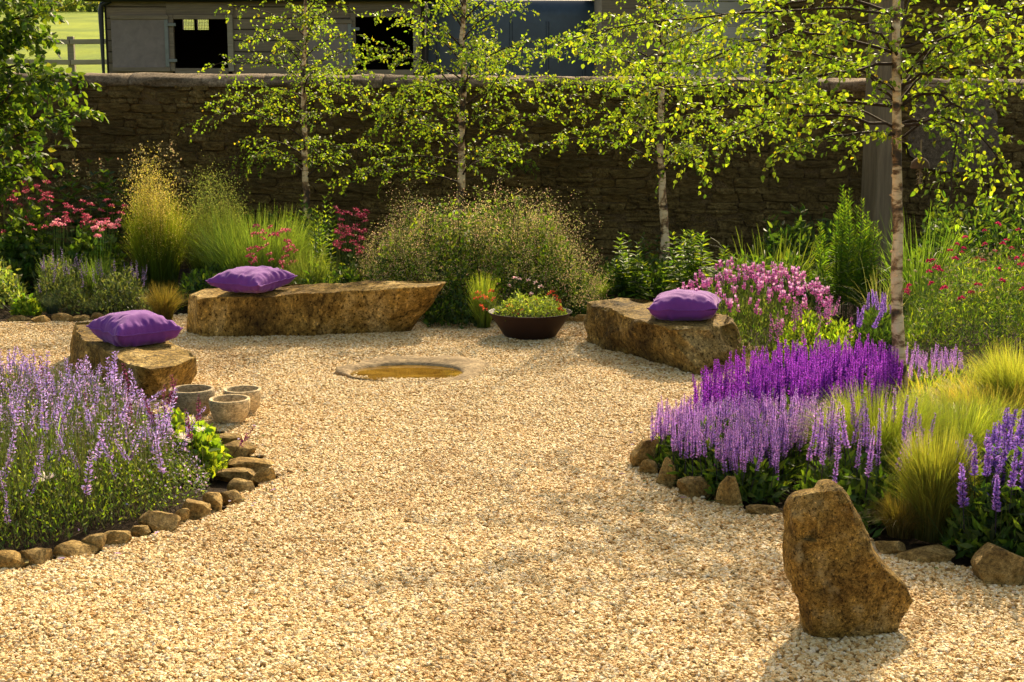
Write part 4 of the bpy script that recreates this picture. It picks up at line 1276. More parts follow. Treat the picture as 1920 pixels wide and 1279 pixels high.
LL = [[(-190, 330), (-60, 200), (10, 90), (60, 20), (80, -40)], [(-190, 300), (-60, 170), (20, 120), (90, 130), (135, 145)], [(-190, 260), (-80, 100), (0, 40), (60, 30), (95, 15)],
      [(-190, 420), (-60, 300), (40, 250), (110, 215), (165, 208)], [(-190, 450), (-60, 350), (20, 310), (70, 290), (95, 270)], [(-190, 300), (-50, 210), (30, 170), (80, 175), (110, 165)],
      [(-190, 200), (-60, 60), (10, 0), (50, -60)], [(-190, 480), (-40, 360), (20, 340), (60, 330)], [(-190, 380), (-90, 260), (-10, 230), (30, 240)], [(-190, 180), (-100, 20), (-20, -60), (60, -100)],
      [(-190, 240), (-60, 120), (20, 60), (70, 70), (90, 60)], [(-190, 330), (-60, 240), (0, 200), (40, 150), (100, 150)]]
for k, pix in enumerate(LL):
    gb = Geo(); dress_limb(gl, gb, lpL(pix, [.05, -.08, .0, -.12, .1][k % 5]), .02, .068, BROAD, [.3, .38, .25, .07], .036, .022, .5, hang=-.35, start=.2)
    link('branch', gb.mesh('branch', True, tuple(root.location)), M['twig'], root)
finish(root, 'crown', gl, M['herb'])
rng = keep_rng

# half coconut feeder hung in the near birch
fx, fy, fz = at(1725, 316, NB + .05)
feeder = thing('bird_feeder', 'half coconut bird feeder hanging on a cord below the near birch', 'feeder', (fx, fy, fz))
link('shell', lathe('shell', [(.052, 0), (.052, .012), (.046, .034), (.034, .05), (.018, .06), (0, .063), ], 28, .04, 3), M['coir'], feeder)
link('fat_filling', lathe('fat_filling', [(0, .004), (.03, .002), (.049, .006), (.049, .012)], 24), M['coir'], feeder)
g = Geo(); tube(g, [(0, 0, .06), (.002, 0, .1), (0, 0, .16)], .0035, (.25, .2, .13), 5)
link('cord', g.mesh('cord', True), M['twig'], feeder)
g = Geo(); tube(g, [(0, 0, .0), (.004, 0, -.03), (.0, .003, -.07), (.003, 0, -.1)], .006, (.22, .17, .11), 5)
P = np.tile([[.002, 0, -.04]], (60, 1)) + rng.normal(0, .006, (60, 3)) * [1, 1, 4]
leaves(g, P, rdir(60) - [0, 0, 1.0], .025, .004, vary((.32, .25, .16), 60), ovate=False)
link('tassel', g.mesh('tassel'), M['twig'], feeder)

# ================================================================== salvia bed on the right
rs = np.random.default_rng(21)
DPUR = [(.34, .06, .6), (.44, .1, .7), (.26, .04, .46)]
VIO = [(.5, .3, .78), (.58, .37, .84), (.62, .35, .72)]
BLUV = [(.28, .16, .62), (.34, .21, .68), (.38, .22, .6)]
sal_deep = [spike_mesh('flower_spike', .1, .2, .012, 28, 6, DPUR, .0175, .0095, s, (.06, .02, .07), calyx=(.14, .025, .17)) for s in range(4)]
sal_pale = [spike_mesh('flower_spike', .1, .15, .011, 24, 6, VIO, .013, .008, s + 10, (.07, .05, .08), calyx=(.22, .09, .28)) for s in range(4)]
sal_blue = [spike_mesh('flower_spike', .1, .15, .012, 20, 8, BLUV, .02, .012, s + 20, (.06, .05, .08), calyx=(.15, .06, .24)) for s in range(4)]
def salvia(label, pix, nsp, h, meshes, leaf_n, leafh, mh, tilt=.08, group=None, cols=GREENS, leafL=.06, soft=.12, smin=.85, smax=1.15, edge_h=.72, more=0):
    poly = gpoly(pix); c = poly.mean(0)
    root = thing('salvia', label, 'flowers', (c[0], c[1], 0), group)
    g = Geo(); drift_foliage(g, poly, leaf_n, leafh, leafL, leafL * .36, cols, .5, .05, soft)
    drift_stems(g, poly, leaf_n // 8, leafh, soft=soft)
    finish(root, 'foliage', g, M['herb'])
    P = scatter(poly, nsp, rs); top = dome(poly, P, 1, soft * .5)
    hs = h * (edge_h + (1 - edge_h) * top) * rs.uniform(.86, 1.08, nsp)
    sc = rs.uniform(smin, smax, nsp) 
    put_parts(root, 'flower_spike', meshes, M['petal'], [(P[i][0], P[i][1], hs[i] - mh * sc[i], sc[i]) for i in range(nsp)], rs, tilt, .97, 1.03)
    if more:                                               # the smaller spikes in between, joined
        P = scatter(poly, more, rs); g = Geo()
        src = []
        for me in meshes:
            co = np.empty(len(me.vertices) * 3, np.float32); me.vertices.foreach_get('co', co)
            cc = np.empty(len(me.vertices) * 4, np.float32); me.attributes['Col'].data.foreach_get('color', cc)
            q = [p.vertices[:] for p in me.polygons]
            src.append((co.reshape(-1, 3), cc.reshape(-1, 4)[:, :3], [f for f in q if len(f) == 3], [f for f in q if len(f) == 4]))
        for p in P:
            co, cc, f3, f4 = src[rs.integers(len(src))]
            s = rs.uniform(smin * .7, smax * .9); z = h * rs.uniform(.7, .98) - mh * s
            Rm = np.array(Matrix.Rotation(rs.random() * 6.28, 3, 'Z') @ Matrix.Rotation(rs.normal(0, tilt * 1.4), 3, 'X'))
            V = co @ Rm.T * s + [p[0], p[1], z]
            n0 = g.n; g.add(V, f4, cc * rs.uniform(.75, 1.1)); g.F3.append(np.array(f3, np.int32) + n0)
        tag(finish(root, 'small_spikes', g, M['petal']), kind='stuff')
    return root
salvia('dense drift of deep purple salvia spikes left of the near birch trunk',
       [(1290, 842), (1345, 852), (1430, 838), (1530, 820), (1640, 800), (1690, 770), (1660, 742), (1560, 738), (1450, 752), (1370, 772), (1315, 800)], 280, .335, sal_deep, 2600, .17, .3, .06, smin=.75, smax=1.1, more=120)
salvia('drift of pale violet salvia spikes in front of the deep purple drift',
       [(1222, 872), (1262, 905), (1330, 930), (1400, 946), (1445, 945), (1470, 915), (1510, 875), (1550, 842), (1490, 838), (1400, 846), (1300, 850), (1240, 850)], 270, .285, sal_pale, 4600, .2, .25, .09, smin=.6, smax=1.0, edge_h=.92, more=240)
salvia('loose violet salvia spikes between the boulder and the feather grass', [(1490, 965), (1560, 985), (1640, 1000), (1720, 985), (1730, 920), (1650, 895), (1560, 905), (1500, 935)], 48, .4, sal_pale, 1900, .2, .25, .1, smin=.9, smax=1.15)
salvia('bushy blue violet salvia at the right picture edge', [(1775, 1040), (1840, 1062), (1960, 1085), (2040, 1060), (2030, 960), (1930, 925), (1850, 940), (1790, 985)], 75, .4, sal_blue, 5200, .31, .25, .1, smin=.75, smax=1.1, cols=DEEP + GREENS)
salvia('pale lilac salvia spikes behind the near birch trunk', [(1655, 738), (1740, 742), (1800, 735), (1810, 712), (1740, 705), (1665, 708)], 60, .215, sal_pale, 500, .1, .25, .06, smin=.62, smax=.8)

# feather grasses
ST0, ST1 = (.08, .13, .025), (.27, .34, .075)
def stipa(label, px, py, n, H, spread, W=.0042, c0=ST0, c1=ST1, **kw):
    c = gp(px, py)
    return grass_plant('feather_grass', label, c, n, H, spread, W, c0, c1, group='feather grass tufts', **kw)
stipa('billowing yellow feather grass below the near birch trunk', 1645, 898, 3800, .45, .34, base=.16, c1=(.36, .42, .085), droop=.45, seg=5)
stipa('soft yellow feather grass behind the upright tuft', 1790, 885, 3000, .41, .36, base=.17, c1=(.34, .4, .085), droop=.5, seg=5)
stipa('tall upright feather grass tuft right of the boulder', 1748, 1008, 2600, .47, .16, base=.07, droop=.25, seg=5, c0=(.08, .08, .02), c1=(.22, .24, .055), hvar=.5)
stipa('short brownish feather grass bent over beside the boulder', 1690, 1004, 900, .2, .16, base=.05, droop=.6, seg=5, c0=(.12, .09, .03), c1=(.2, .17, .05))
stipa('high feather grass plume at the right picture edge', 1905, 790, 2400, .46, .28, base=.12, droop=.35, seg=5, c1=(.3, .32, .08))
stipa('loose straw coloured feather grass right of the near birch', 1850, 800, 1900, .3, .4, base=.18, droop=.65, seg=5, c1=(.4, .33, .12))
g_root = thing('meadow_grass', 'broad bladed yellow green grass filling the bed right of the near birch', 'grass', tuple(gp(1780, 800)))
g = Geo(); poly = gpoly([(1690, 835), (1780, 850), (1940, 850), (2050, 800), (1960, 745), (1820, 738), (1700, 760)])
P = scatter(poly, 1500); blades(g, np.c_[P, np.zeros(1500)], rng.random(1500) * 6.28, rng.uniform(.14, .3, 1500), rng.uniform(.02, .16, 1500), .007, vary((.12, .17, .02), 1500), mixcol([(.2, .26, .03), (.34, .3, .08)], 1500), 4, .04)
finish(g_root, 'blades', g, M['grass'])
stipa('upright feather grass tuft beside the dark metal bowl', 906, 613, 700, .43, .11, W=.0058, base=.05, droop=.1, c0=(.1, .15, .03), c1=(.34, .42, .07), hvar=.7)
stipa('small green feather grass tuft behind the long bench, left of the pair', 727, 584, 420, .36, .1, W=.0055, base=.045, droop=.12, c1=(.34, .42, .07), hvar=.65)
stipa('small green feather grass tuft behind the long bench, right of the pair', 752, 584, 300, .32, .09, W=.0055, base=.035, droop=.15, c1=(.34, .42, .07), hvar=.65)
stipa('stray straw feather grass behind the cushion end of the long bench', 652, 582, 120, .26, .1, base=.03, droop=.3)
stipa('arching brown feather grass at the end of the far left bed', 308, 600, 900, .33, .24, base=.06, droop=.5, c0=(.12, .1, .03), c1=(.28, .22, .07))
stipa('wispy feather grass behind the block bench', 1125, 568, 160, .24, .12, base=.04, droop=.3)

# ------------------------------------------------------------------ French lavender and its neighbours
LAVP = [(.46, .24, .46), (.56, .34, .54), (.36, .13, .36)]
def lav_mesh(seed):
    r = np.random.default_rng(seed); g = Geo()
    stems(g, [(0, 0, -.1)], [(0, 0, .012)], .0016, np.array((.1, .13, .05)))
    n = 26; a = r.random(n) * 6.28; z = r.random(n) * .03
    leaves(g, np.stack([.004 * np.cos(a), .004 * np.sin(a), z], 1), np.stack([np.cos(a), np.sin(a), r.random(n)], 1), .011, .009, mixcol([(.3, .06, .24), (.38, .1, .32)], n, r=r), ovate=False)
    n = 5; a = np.arange(n) * 1.26 + r.random()
    leaves(g, np.tile([[0, 0, .03]], (n, 1)), np.stack([np.cos(a) * .45, np.sin(a) * .45, np.ones(n)], 1), .026, .011, mixcol(LAVP, n, .2, r=r))
    return g.mesh('flower_head')
lavm = [lav_mesh(s) for s in range(4)]
poly = gpoly([(1280, 660), (1370, 685), (1470, 695), (1545, 680), (1560, 645), (1510, 615), (1390, 602), (1300, 612), (1262, 632)])
c = poly.mean(0); root = thing('french_lavender', 'pink French lavender cloud behind the block bench', 'flowers', (c[0], c[1], 0))
g = Geo(); drift_foliage(g, poly, 5200, .36, .04, .006, GREYG + GREENS, 1.2, .05, .25); drift_stems(g, poly, 500, .42, (.1, .13, .05), .25, .0016); finish(root, 'foliage', g, M['herb'])
P = scatter(poly, 230, rs); top = dome(poly, P, 1, .28)
put_parts(root, 'flower_head', lavm, M['petal'], [(P[i][0], P[i][1], (.28 + .17 * top[i]) * rs.uniform(.8, 1.08)) for i in range(230)], rs, .15)
pinks = [spike_mesh('flower_spike', .06, .11, .01, 12, 5, [(.36, .1, .3), (.42, .16, .38), (.25, .1, .3)], .016, .01, s + 40) for s in range(3)]
def leafy_clump(name, label, cat, pix, n, h, L, W, cols, spikes=0, meshes=None, sh=.1, soft=.1, mat='herb', up=.8, ovate=True, part='flower_spike', sz=1.0, group=None, z0=0.0):
    poly = gpoly(pix) if not isinstance(pix, np.ndarray) else pix
    c = poly.mean(0); root = thing(name, label, cat, (c[0], c[1], 0), group)
    g = Geo(); drift_foliage(g, poly, n, h, L, W, cols, up, .05, soft, ovate=ovate, z0=z0)
    if z0 == 0: drift_stems(g, poly, max(20, n // 12), h * .95, soft=soft)
    finish(root, 'foliage', g, M[mat])
    if spikes:
        P = scatter(poly, spikes, rs); top = dome(poly, P, 1, soft)
        put_parts(root, part, meshes, M['petal'], [(P[i][0], P[i][1], h * (.45 + .5 * top[i]) * rs.uniform(.85, 1.1) - sh * .5, sz) for i in range(spikes)], rs, .14)
    return root
leafy_clump('young_salvia', 'fresh green bushy plant with a few pink spikes below the tall green shrub', 'plant', [(1440, 690), (1500, 705), (1600, 700), (1625, 675), (1560, 655), (1460, 660)], 3000, .28, .035, .013, FRESH, 26, pinks, .1, .12, up=1.3)
leafy_clump('dark_salvia', 'dark leaved plant with dusky violet spikes left of the near birch trunk', 'plant', [(1590, 690), (1640, 705), (1690, 690), (1680, 655), (1610, 655)], 1800, .33, .08, .014, DEEP, 14, sal_blue, .1, .12, up=1.2, ovate=False, sz=.8)

# ------------------------------------------------------------------ knautia on the right
KN = [(.3, .015, .07), (.38, .03, .11), (.24, .01, .06)]
knm = [head_mesh('flower_head', .016, 46, KN, .012, .01, s + 60, .95) for s in range(3)]
bud = [head_mesh('seed_head', .009, 20, [(.2, .2, .1), (.26, .22, .14)], .008, .005, s + 70) for s in range(2)]
poly = np.array([at(1700, 600, 8.6)[:2], at(1800, 600, 8.5)[:2], at(2020, 600, 8.6)[:2], at(2050, 600, 10.6)[:2], at(1850, 600, 10.9)[:2], at(1695, 600, 10.2)[:2]])
c = poly.mean(0); root = thing('knautia', 'tangled knautia with crimson button flowers right of the near birch', 'flowers', (c[0], c[1], 0))
g = Geo(); drift_foliage(g, poly, 15000, .58, .045, .009, DEEP + GREENS + FRESH + GREYG, .9, .05, .35)
P = scatter(poly, 650); A = np.c_[P, np.full(650, .2)]; hh = rng.uniform(.55, .85, 650) * np.clip(.62 + .3 * edge_dist(P, poly), 0, 1)
B = A + np.c_[rng.normal(0, .09, (650, 2)), hh - .2]; stems(g, A, B, .0018, vary((.13, .18, .07), 650)); finish(root, 'foliage', g, M['herb'])
put_parts(root, 'seed_head', bud, M['petal'], [tuple(b) for b in B[60:230]], rs, .2)
B2 = B[:60]; B2[:34, 2] += .12
A2 = B2 - [0, 0, .2]
put_parts(root, 'flower_head', knm, M['petal'], [tuple(b) for b in B2[:60]], rs, .25)
g = Geo(); stems(g, A2 - [0, 0, .1], B2, .0018, vary((.14, .2, .07), 60)); tag(finish(root, 'flower_stems', g, M['herb']), kind='stuff')
grass_plant('tall_grass', 'long arching green blades between the near birch trunk and the knautia', at(1722, 560, 10.6), 260, .95, .55, .013, (.05, .1, .02), (.12, .2, .04), base=.2, droop=.5, seg=6, hvar=.5)
grass_plant('pale_sedge', 'pale thin arching blades in front of the timber post', at(1655, 560, 10.0), 90, .62, .5, .006, (.08, .11, .05), (.25, .27, .16), base=.1, droop=.7, seg=6, hvar=.5)

# ------------------------------------------------------------------ plants along the back wall
def stem_clump(name, label, cat, cx, Y, wpx, top, ns, pairs, L, W, cols, mat='herb', depth=.3, low=.12, per=2, droop=-.1, spread=.05):
    c = at(cx, 500, Y); root = thing(name, label, cat, (c[0], Y, 0))
    hw = wpx / 2 * Y / FPX; h = at(cx, top, Y)[2]
    g, gs = Geo(), Geo()
    for i in range(ns):
        x = rng.uniform(-hw, hw); hh = h * (1 - .38 * abs(x / hw) ** 1.5) * rng.uniform(.72, 1.02)
        leafy_stem(g, gs, (c[0] + x * .7, Y + rng.uniform(-depth, depth), 0), hh, (x * .4 + rng.normal(0, spread * .3), rng.normal(0, spread)), pairs, L, W, cols, low, droop, per)
    finish(root, 'leaves', g, M[mat]); tag(finish(root, 'stems', gs, M['herb']), kind='stuff')
    return root
stem_clump('green_shrub', 'upright fresh green shrub of narrow leaves beside the timber post', 'shrub', 1580, 10.9, 105, 352, 34, 30, .085, .016, [(.06, .13, .015), (.09, .17, .02), (.13, .21, .025)], depth=.28, per=3, droop=.5)
stem_clump('leafy_perennial', 'tall leafy perennial with pale tips right of the lone birch trunk', 'plant', 1305, 11.6, 100, 412, 16, 13, .13, .045, GREENS + FRESH, per=3)
stem_clump('leafy_perennial', 'shorter leafy perennial left of the lone birch trunk', 'plant', 1178, 11.8, 60, 440, 10, 12, .11, .04, GREENS + FRESH, per=3)
stem_clump('leafy_perennial', 'dark leafy perennial tight behind the lone birch trunk', 'plant', 1222, 12.6, 70, 425, 8, 10, .1, .045, DEEP, per=2)
stem_clump('leafy_perennial', 'slender leafy stems between the crimson flowers and the tan shrub', 'plant', 616, 11.5, 62, 372, 12, 20, .085, .022, FRESH + GREENS, per=3, droop=.3)
stem_clump('leafy_perennial', 'leafy stems at the foot of the left birch trunk', 'plant', 560, 12.2, 90, 368, 12, 16, .09, .026, FRESH + GREENS, per=3, droop=.2)
grass_plant('crocosmia', 'arching sword leaved clump against the wall behind the pink lavender', at(1445, 520, 11.3), 220, .75, .62, .02, (.035, .07, .015), (.12, .16, .035), base=.35, droop=.75, seg=6, hvar=.5)
grass_plant('crocosmia', 'low sword leaved clump behind the rugged block bench', at(1360, 560, 10.8), 110, .42, .4, .018, (.04, .08, .016), (.13, .19, .03), base=.2, droop=.7, seg=6, hvar=.5)

# big mound: dark leaves below, a haze of tan flower sprays above
SHY = 11.1
poly = np.array([at(668, 560, SHY)[:2], at(685, 560, 10.5)[:2], at(800, 560, 10.4)[:2], at(950, 560, 10.42)[:2], at(1090, 560, 10.5)[:2], at(1122, 560, 11.1)[:2], at(1060, 560, 11.8)[:2], at(880, 560, 12.0)[:2], at(720, 560, 11.7)[:2]])
c = poly.mean(0); root = thing('flowering_shrub', 'wide mounded shrub of dark leaves topped with a haze of tan flower sprays', 'shrub', (c[0], c[1], 0))
g = Geo(); drift_foliage(g, poly, 13000, .82, .042, .024, DEEP + GREENS + FRESH + FRESH, .3, .02, .42, .5, ovate=True); drift_stems(g, poly, 200, .8, (.05, .035, .02), .4, .004); finish(root, 'foliage', g, M['herb'])
g = Geo(); n = 700; P = scatter(poly, n); top = dome(poly, P, .95, .3) * np.array([.9 + .4 * noise.noise(Vector((p[0] * 3, p[1] * 3, 5))) for p in P])
A = np.c_[P, top * .4]; B = A + np.c_[rng.normal(0, .1, (n, 2)), top * rng.uniform(.3, .64, n)]
stems(g, A, B, .0018, vary((.16, .14, .06), n))
k = rng.integers(0, n, 60000); t = rng.random(60000) ** .6
Q = A[k] + (B[k] - A[k]) * t[:, None] + rng.normal(0, .035, (60000, 3))
leaves(g, Q, rdir(60000, .5), rng.uniform(.007, .016, 60000), .007, mixcol([(.55, .5, .17), (.62, .5, .26), (.36, .44, .08), (.3, .4, .07), (.64, .46, .3)], 60000), ovate=False)
finish(root, 'flower_sprays', g, M['petal'])
leafy_clump('dark_ground_cover', 'low dark foliage under the overhanging end of the long bench', 'plant', np.array([at(800, 560, 10.1)[:2], at(890, 560, 10.1)[:2], at(900, 560, 10.7)[:2], at(800, 560, 10.8)[:2]]), 900, .22, .05, .028, DEEP, soft=.12)

# golden oat grasses
def oat(label, px, Y, top, n, spread, tone):
    c = at(px, 520, Y); H = at(px, top, Y)[2]
    root = thing('oat_grass', label, 'grass', (c[0], Y, 0), 'tall oat grasses')
    g = Geo(); tuft(g, (c[0], Y, 0), n, H * .8, spread, .006, (.06, .1, .015), (.22, .27, .03), base=.16, droop=.25, seg=5, hvar=.5)
    finish(root, 'blades', g, M['grass'])
    g = Geo(); m = 120; a = rng.random(m) * 6.28; l = spread * .95 * np.sqrt(rng.random(m))
    A = np.stack([c[0] + .1 * np.cos(a), Y + .1 * np.sin(a), np.full(m, .25)], 1)
    B = np.stack([c[0] + l * np.cos(a), Y + l * np.sin(a), H * rng.uniform(.5, 1.05, m) * (1 - .25 * (l / spread) ** 2)], 1)
    stems(g, A, B, .0018, vary((.2, .2, .06), m))
    q = 11000; k = rng.integers(0, m, q); t = .52 + .56 * rng.random(q) ** .7
    Q = A[k] + (B[k] - A[k]) * t[:, None] + rng.normal(0, .05, (q, 3)) * (.4 + t[:, None])
    D = rdir(q); D[:, 2] = -np.abs(D[:, 2]) - .2
    leaves(g, Q, D, rng.uniform(.009, .02, q), .006, mixcol(tone, q), ovate=False)
    finish(root, 'seed_sprays', g, M['petal'])
oat('tallest golden oat grass glowing left of the cushion', 297, 12.0, 298, 1700, .21, [(.5, .48, .06), (.56, .52, .09), (.6, .52, .16)])
oat('greener oat grass right of the golden one', 405, 12.1, 325, 1500, .28, [(.28, .36, .06), (.38, .42, .09), (.24, .33, .05)])
grass_plant('moor_grass', 'dense upright green grass behind the cushion on the long bench', at(485, 540, 11.7), 2600, .86, .45, .006, (.05, .1, .02), (.2, .28, .07), base=.34, droop=.35, seg=5)
grass_plant('moor_grass', 'fountain of arching green grass behind the long bench', at(582, 540, 11.0), 1300, .6, .38, .005, (.06, .11, .02), (.22, .28, .08), base=.1, droop=.75, seg=6)

# crimson astrantia
AST = [(.32, .03, .08), (.42, .08, .13), (.24, .025, .06), (.5, .18, .22)]
astm = [head_mesh('flower_head', .023, 34, AST, .018, .0095, s + 80, .6) for s in range(3)]
def astrantia(label, x0, x1, y0, y1, Y, n, leafy, dz=.3, cols=GREENS):
    c = at((x0 + x1) / 2, 500, Y); root = thing('crimson_astrantia', label, 'flowers', (c[0], Y, 0), 'crimson flowers')
    pts = []
    for i in range(n):
        YY = Y + rs.uniform(-dz, dz); pts.append(at(rs.uniform(x0, x1), rs.uniform(y0, y1), YY))
    pts = np.array(pts); g = Geo()
    low = pts * [1, 1, 0] + np.c_[rng.normal(0, .05, (n, 2)), np.zeros(n)]
    stems(g, low, pts, .002, vary((.09, .12, .04), n))
    if leafy:
        hw = (x1 - x0) / 2 * Y / FPX
        poly = ellipse(c[0], Y, hw * 1.05, dz * 1.5)
        drift_foliage(g, poly, leafy, max(.3, np.median(pts[:, 2]) * .95), .07, .045, cols, .35, .05, .25, ovate=True)
    finish(root, 'foliage', g, M['herb'])
    put_parts(root, 'flower_head', astm, M['petal'], [tuple(p) for p in pts], rs, .4)
astrantia('crimson astrantia heads above dark leaves at the far left', -20, 112, 340, 440, 12.5, 46, 2600)
astrantia('row of crimson astrantia heads left of the golden oat grass', 110, 235, 376, 432, 12.4, 44, 2600)
astrantia('crimson astrantia behind the cushion on the long bench', 466, 556, 424, 505, 11.0, 34, 500, .15)
astrantia('bright crimson astrantia left of the tan flowering shrub', 628, 688, 392, 476, 11.0, 44, 400, .15)
# pink pompom heads on bare stems
pom = [head_mesh('flower_head', .022, 60, [(.7, .3, .36), (.6, .2, .3), (.75, .42, .44)], .015, .013, s + 90, .7) for s in range(3)]
def pompoms(label, pix, Y):
    c = at(pix[0][0], 560, Y); root = thing('pink_thrift', label, 'flowers', (c[0], Y, 0), 'pink pompom flowers')
    P = np.array([at(a, b, Y + rs.uniform(-.1, .1)) for a, b in pix]); g = Geo()
    A = np.stack([c[0] + (P[:, 0] - c[0]) * .5, P[:, 1], 0 * P[:, 2]], 1); stems(g, A, P, .0028, vary((.12, .2, .05), len(P)))
    tuft(g, (c[0] + .03, Y, 0), 300, .42, .14, .006, (.06, .11, .03), (.16, .24, .07), base=.09, droop=.2)
    finish(root, 'foliage', g, M['grass'])
    put_parts(root, 'flower_head', pom, M['petal'], [tuple(p) for p in P], rs, .3)
pompoms('pale pink pompom flowers on tall stems at the far left', [(101, 420), (108, 413), (113, 421), (119, 422), (106, 422)], 11.7)
pompoms('bright pink pompom flowers on tall stems left of the oat grass', [(178, 428), (183, 444), (191, 433), (195, 421), (200, 417), (188, 420), (206, 424), (211, 422), (222, 415), (212, 428)], 11.6)
# broad dark leaves and feathery heads against the wall
stem_clump('broad_leaved_plant', 'dark broad leaved plant with feathery tan tops against the wall', 'plant', 190, 13.2, 250, 292, 26, 7, .16, .09, DEEP, depth=.35, per=3, droop=-.05, low=.3)
g_root = thing('astilbe', 'feathery tan plumes rising before the dark wall left of the oat grass', 'flowers', tuple(at(180, 520, 13.1) * [1, 1, 0]))
g = Geo()
for px, py in [(112, 312), (140, 300), (165, 318), (190, 296), (205, 330), (228, 300), (250, 285), (262, 270), (300, 268), (322, 262), (330, 300), (175, 345), (215, 350), (245, 320), (350, 318), (395, 330)]:
    p = at(px, py, 13.1 + rs.uniform(-.15, .15)); b = p * [1, 1, 0] + [0, 0, .2]
    stems(g, [b], [p], .002, np.array((.1, .08, .04)))
    m = 34; t = rng.random(m) * .2
    leaves(g, p - np.c_[np.zeros((m, 2)), t] + rng.normal(0, .012, (m, 3)) * (1 + t[:, None] * 12) * [1, 1, .4], rdir(m, .2), .028, .017, mixcol([(.26, .21, .1), (.32, .27, .13), (.2, .2, .07)], m), ovate=False)
finish(g_root, 'plumes', g, M['petal'])
# low plants at the front of the far left bed
nepm_s = [spike_mesh('flower_spike', .05, .1, .008, 9, 5, [(.26, .2, .4), (.3, .24, .42), (.22, .16, .36)], .012, .008, s + 30, (.1, .12, .05)) for s in range(3)]
leafy_clump('catmint', 'grey green catmint with faint lilac spikes below the pink pompoms', 'plant', np.array([at(60, 580, 10.9)[:2], at(160, 580, 10.7)[:2], at(180, 580, 11.5)[:2], at(70, 580, 11.6)[:2]]), 2200, .36, .035, .014, GREYG, 26, nepm_s, .1, .15, up=1.1)
leafy_clump('catmint', 'grey green catmint beside the arching brown grass', 'plant', np.array([at(170, 580, 10.7)[:2], at(285, 580, 10.6)[:2], at(280, 580, 11.4)[:2], at(180, 580, 11.5)[:2]]), 2200, .34, .035, .014, GREYG, 18, nepm_s, .1, .15, up=1.1)
leafy_clump('variegated_shrub', 'light speckled low shrub at the left edge of the far bed', 'shrub', np.array([at(-120, 560, 11.0)[:2], at(38, 560, 10.9)[:2], at(50, 560, 11.9)[:2], at(-120, 560, 12.2)[:2]]), 2200, .5, .045, .026, [(.14, .19, .06), (.2, .24, .1), (.1, .15, .04)], soft=.25)
leafy_clump('seedling', 'small bright green leafy seedling behind the far left edging stones', 'plant', ellipse(*gp(52, 592)[:2], .11, .1), 420, .2, .045, .032, FRESH, soft=.1)
c0 = gp(98, 588); grass_plant('blue_fescue', 'small blue grey tussock behind the far left edging stones', c0, 420, .17, .12, .003, (.08, .11, .08), (.17, .21, .17), base=.04, droop=.2)
c0 = gp(172, 588); grass_plant('blue_fescue', 'small blue grey tussock nearer the arching brown grass', c0, 320, .13, .1, .003, (.08, .11, .08), (.16, .2, .16), base=.04, droop=.2)

# ================================================================== catmint bed on the left
NEP = [(.42, .32, .74), (.5, .4, .82), (.54, .4, .74), (.36, .26, .62)]
nepm = [spike_mesh('flower_spike', .06, .15, .014, 12, 7, NEP, .018, .009, s + 110, (.1, .1, .06), taper=.5, up=.35, calyx=(.34, .2, .26)) for s in range(5)]
poly = gpoly([(-260, 1075), (-120, 1062), (0, 1040), (100, 1022), (230, 985), (320, 955), (385, 930), (395, 898), (372, 872), (322, 850), (275, 825), (200, 800), (60, 784), (-150, 770), (-260, 800)])
c = poly.mean(0); root = thing('catmint', 'big lilac catmint drift filling the near left bed', 'flowers', (c[0], c[1], 0))
g = Geo(); drift_foliage(g, poly, 30000, .27, .021, .007, [(.13, .17, .08), (.16, .2, .1)] + FRESH + GREENS, 1.1, .02, .11, .75); drift_stems(g, poly, 3200, .34, (.14, .17, .07), .16, .0016)
for q in range(len(g.V)):
    pxx = 960 + g.V[q][:, 0] / g.V[q][:, 1] * FPX; g.V[q][:, 2] *= np.clip((470 - pxx) / 260, .42, 1)
finish(root, 'foliage', g, M['herb'])
P = scatter(poly, 900, rs); back = np.clip((P[:, 1] - 4.9) / 1.9, 0, 1); left = np.clip((.2 - (P[:, 0] + P[:, 1] * .27)) / .5, 0, 1)
keepm = rs.random(900) < .26 + .4 * back * (.35 + .65 * left); P = P[keepm][:298]; top = dome(poly, P, 1, .2)
put_parts(root, 'flower_spike', nepm, M['petal'], [(P[i][0], P[i][1], ((.17 + .08 * top[i]) * rs.uniform(.5, 1.15) - .04) * min(1, max(.35, (470 - 960 - P[i][0] / P[i][1] * FPX) / 260))) for i in range(len(P))], rs, .32, .6, 1.15)
P = scatter(poly, 9000); P = P[P[:, 1] + rng.normal(0, .2, 9000) > 5.55]; top = dome(poly, P, .3, .14); pxx = 960 + P[:, 0] / P[:, 1] * FPX
nf = len(P); z = top * rng.uniform(.5, 1.12, nf) * np.clip((470 - pxx) / 260, .42, 1)
g = Geo(); leaves(g, np.c_[P, z], rdir(nf, .5), .012, .008, mixcol([(.4, .32, .58), (.44, .32, .5), (.34, .24, .36), (.42, .36, .64)], nf), ovate=False)
tag(finish(root, 'scattered_florets', g, M['petal']), kind='stuff')
burg = [spike_mesh('flower_spike', .25, .13, .01, 9, 7, [(.12, .025, .07), (.17, .04, .1), (.22, .07, .15)], .018, .012, s + 130, (.09, .05, .04)) for s in range(3)]
root = thing('burgundy_knotweed', 'scattered burgundy flower spikes rising at the back of the catmint', 'flowers', tuple(gp(200, 800)))
pl = [(20, 690), (100, 690), (112, 720), (180, 705), (190, 735), (215, 725), (225, 690), (255, 700), (285, 705), (300, 725), (320, 740), (365, 735), (398, 748), (372, 770), (260, 760), (60, 720), (330, 715), (275, 750), (40, 730)]
put_parts(root, 'flower_spike', burg, M['petal'], [(*gp(a, b, .34)[:2], -.02) for a, b in pl], rs, .28, .85, 1.1)
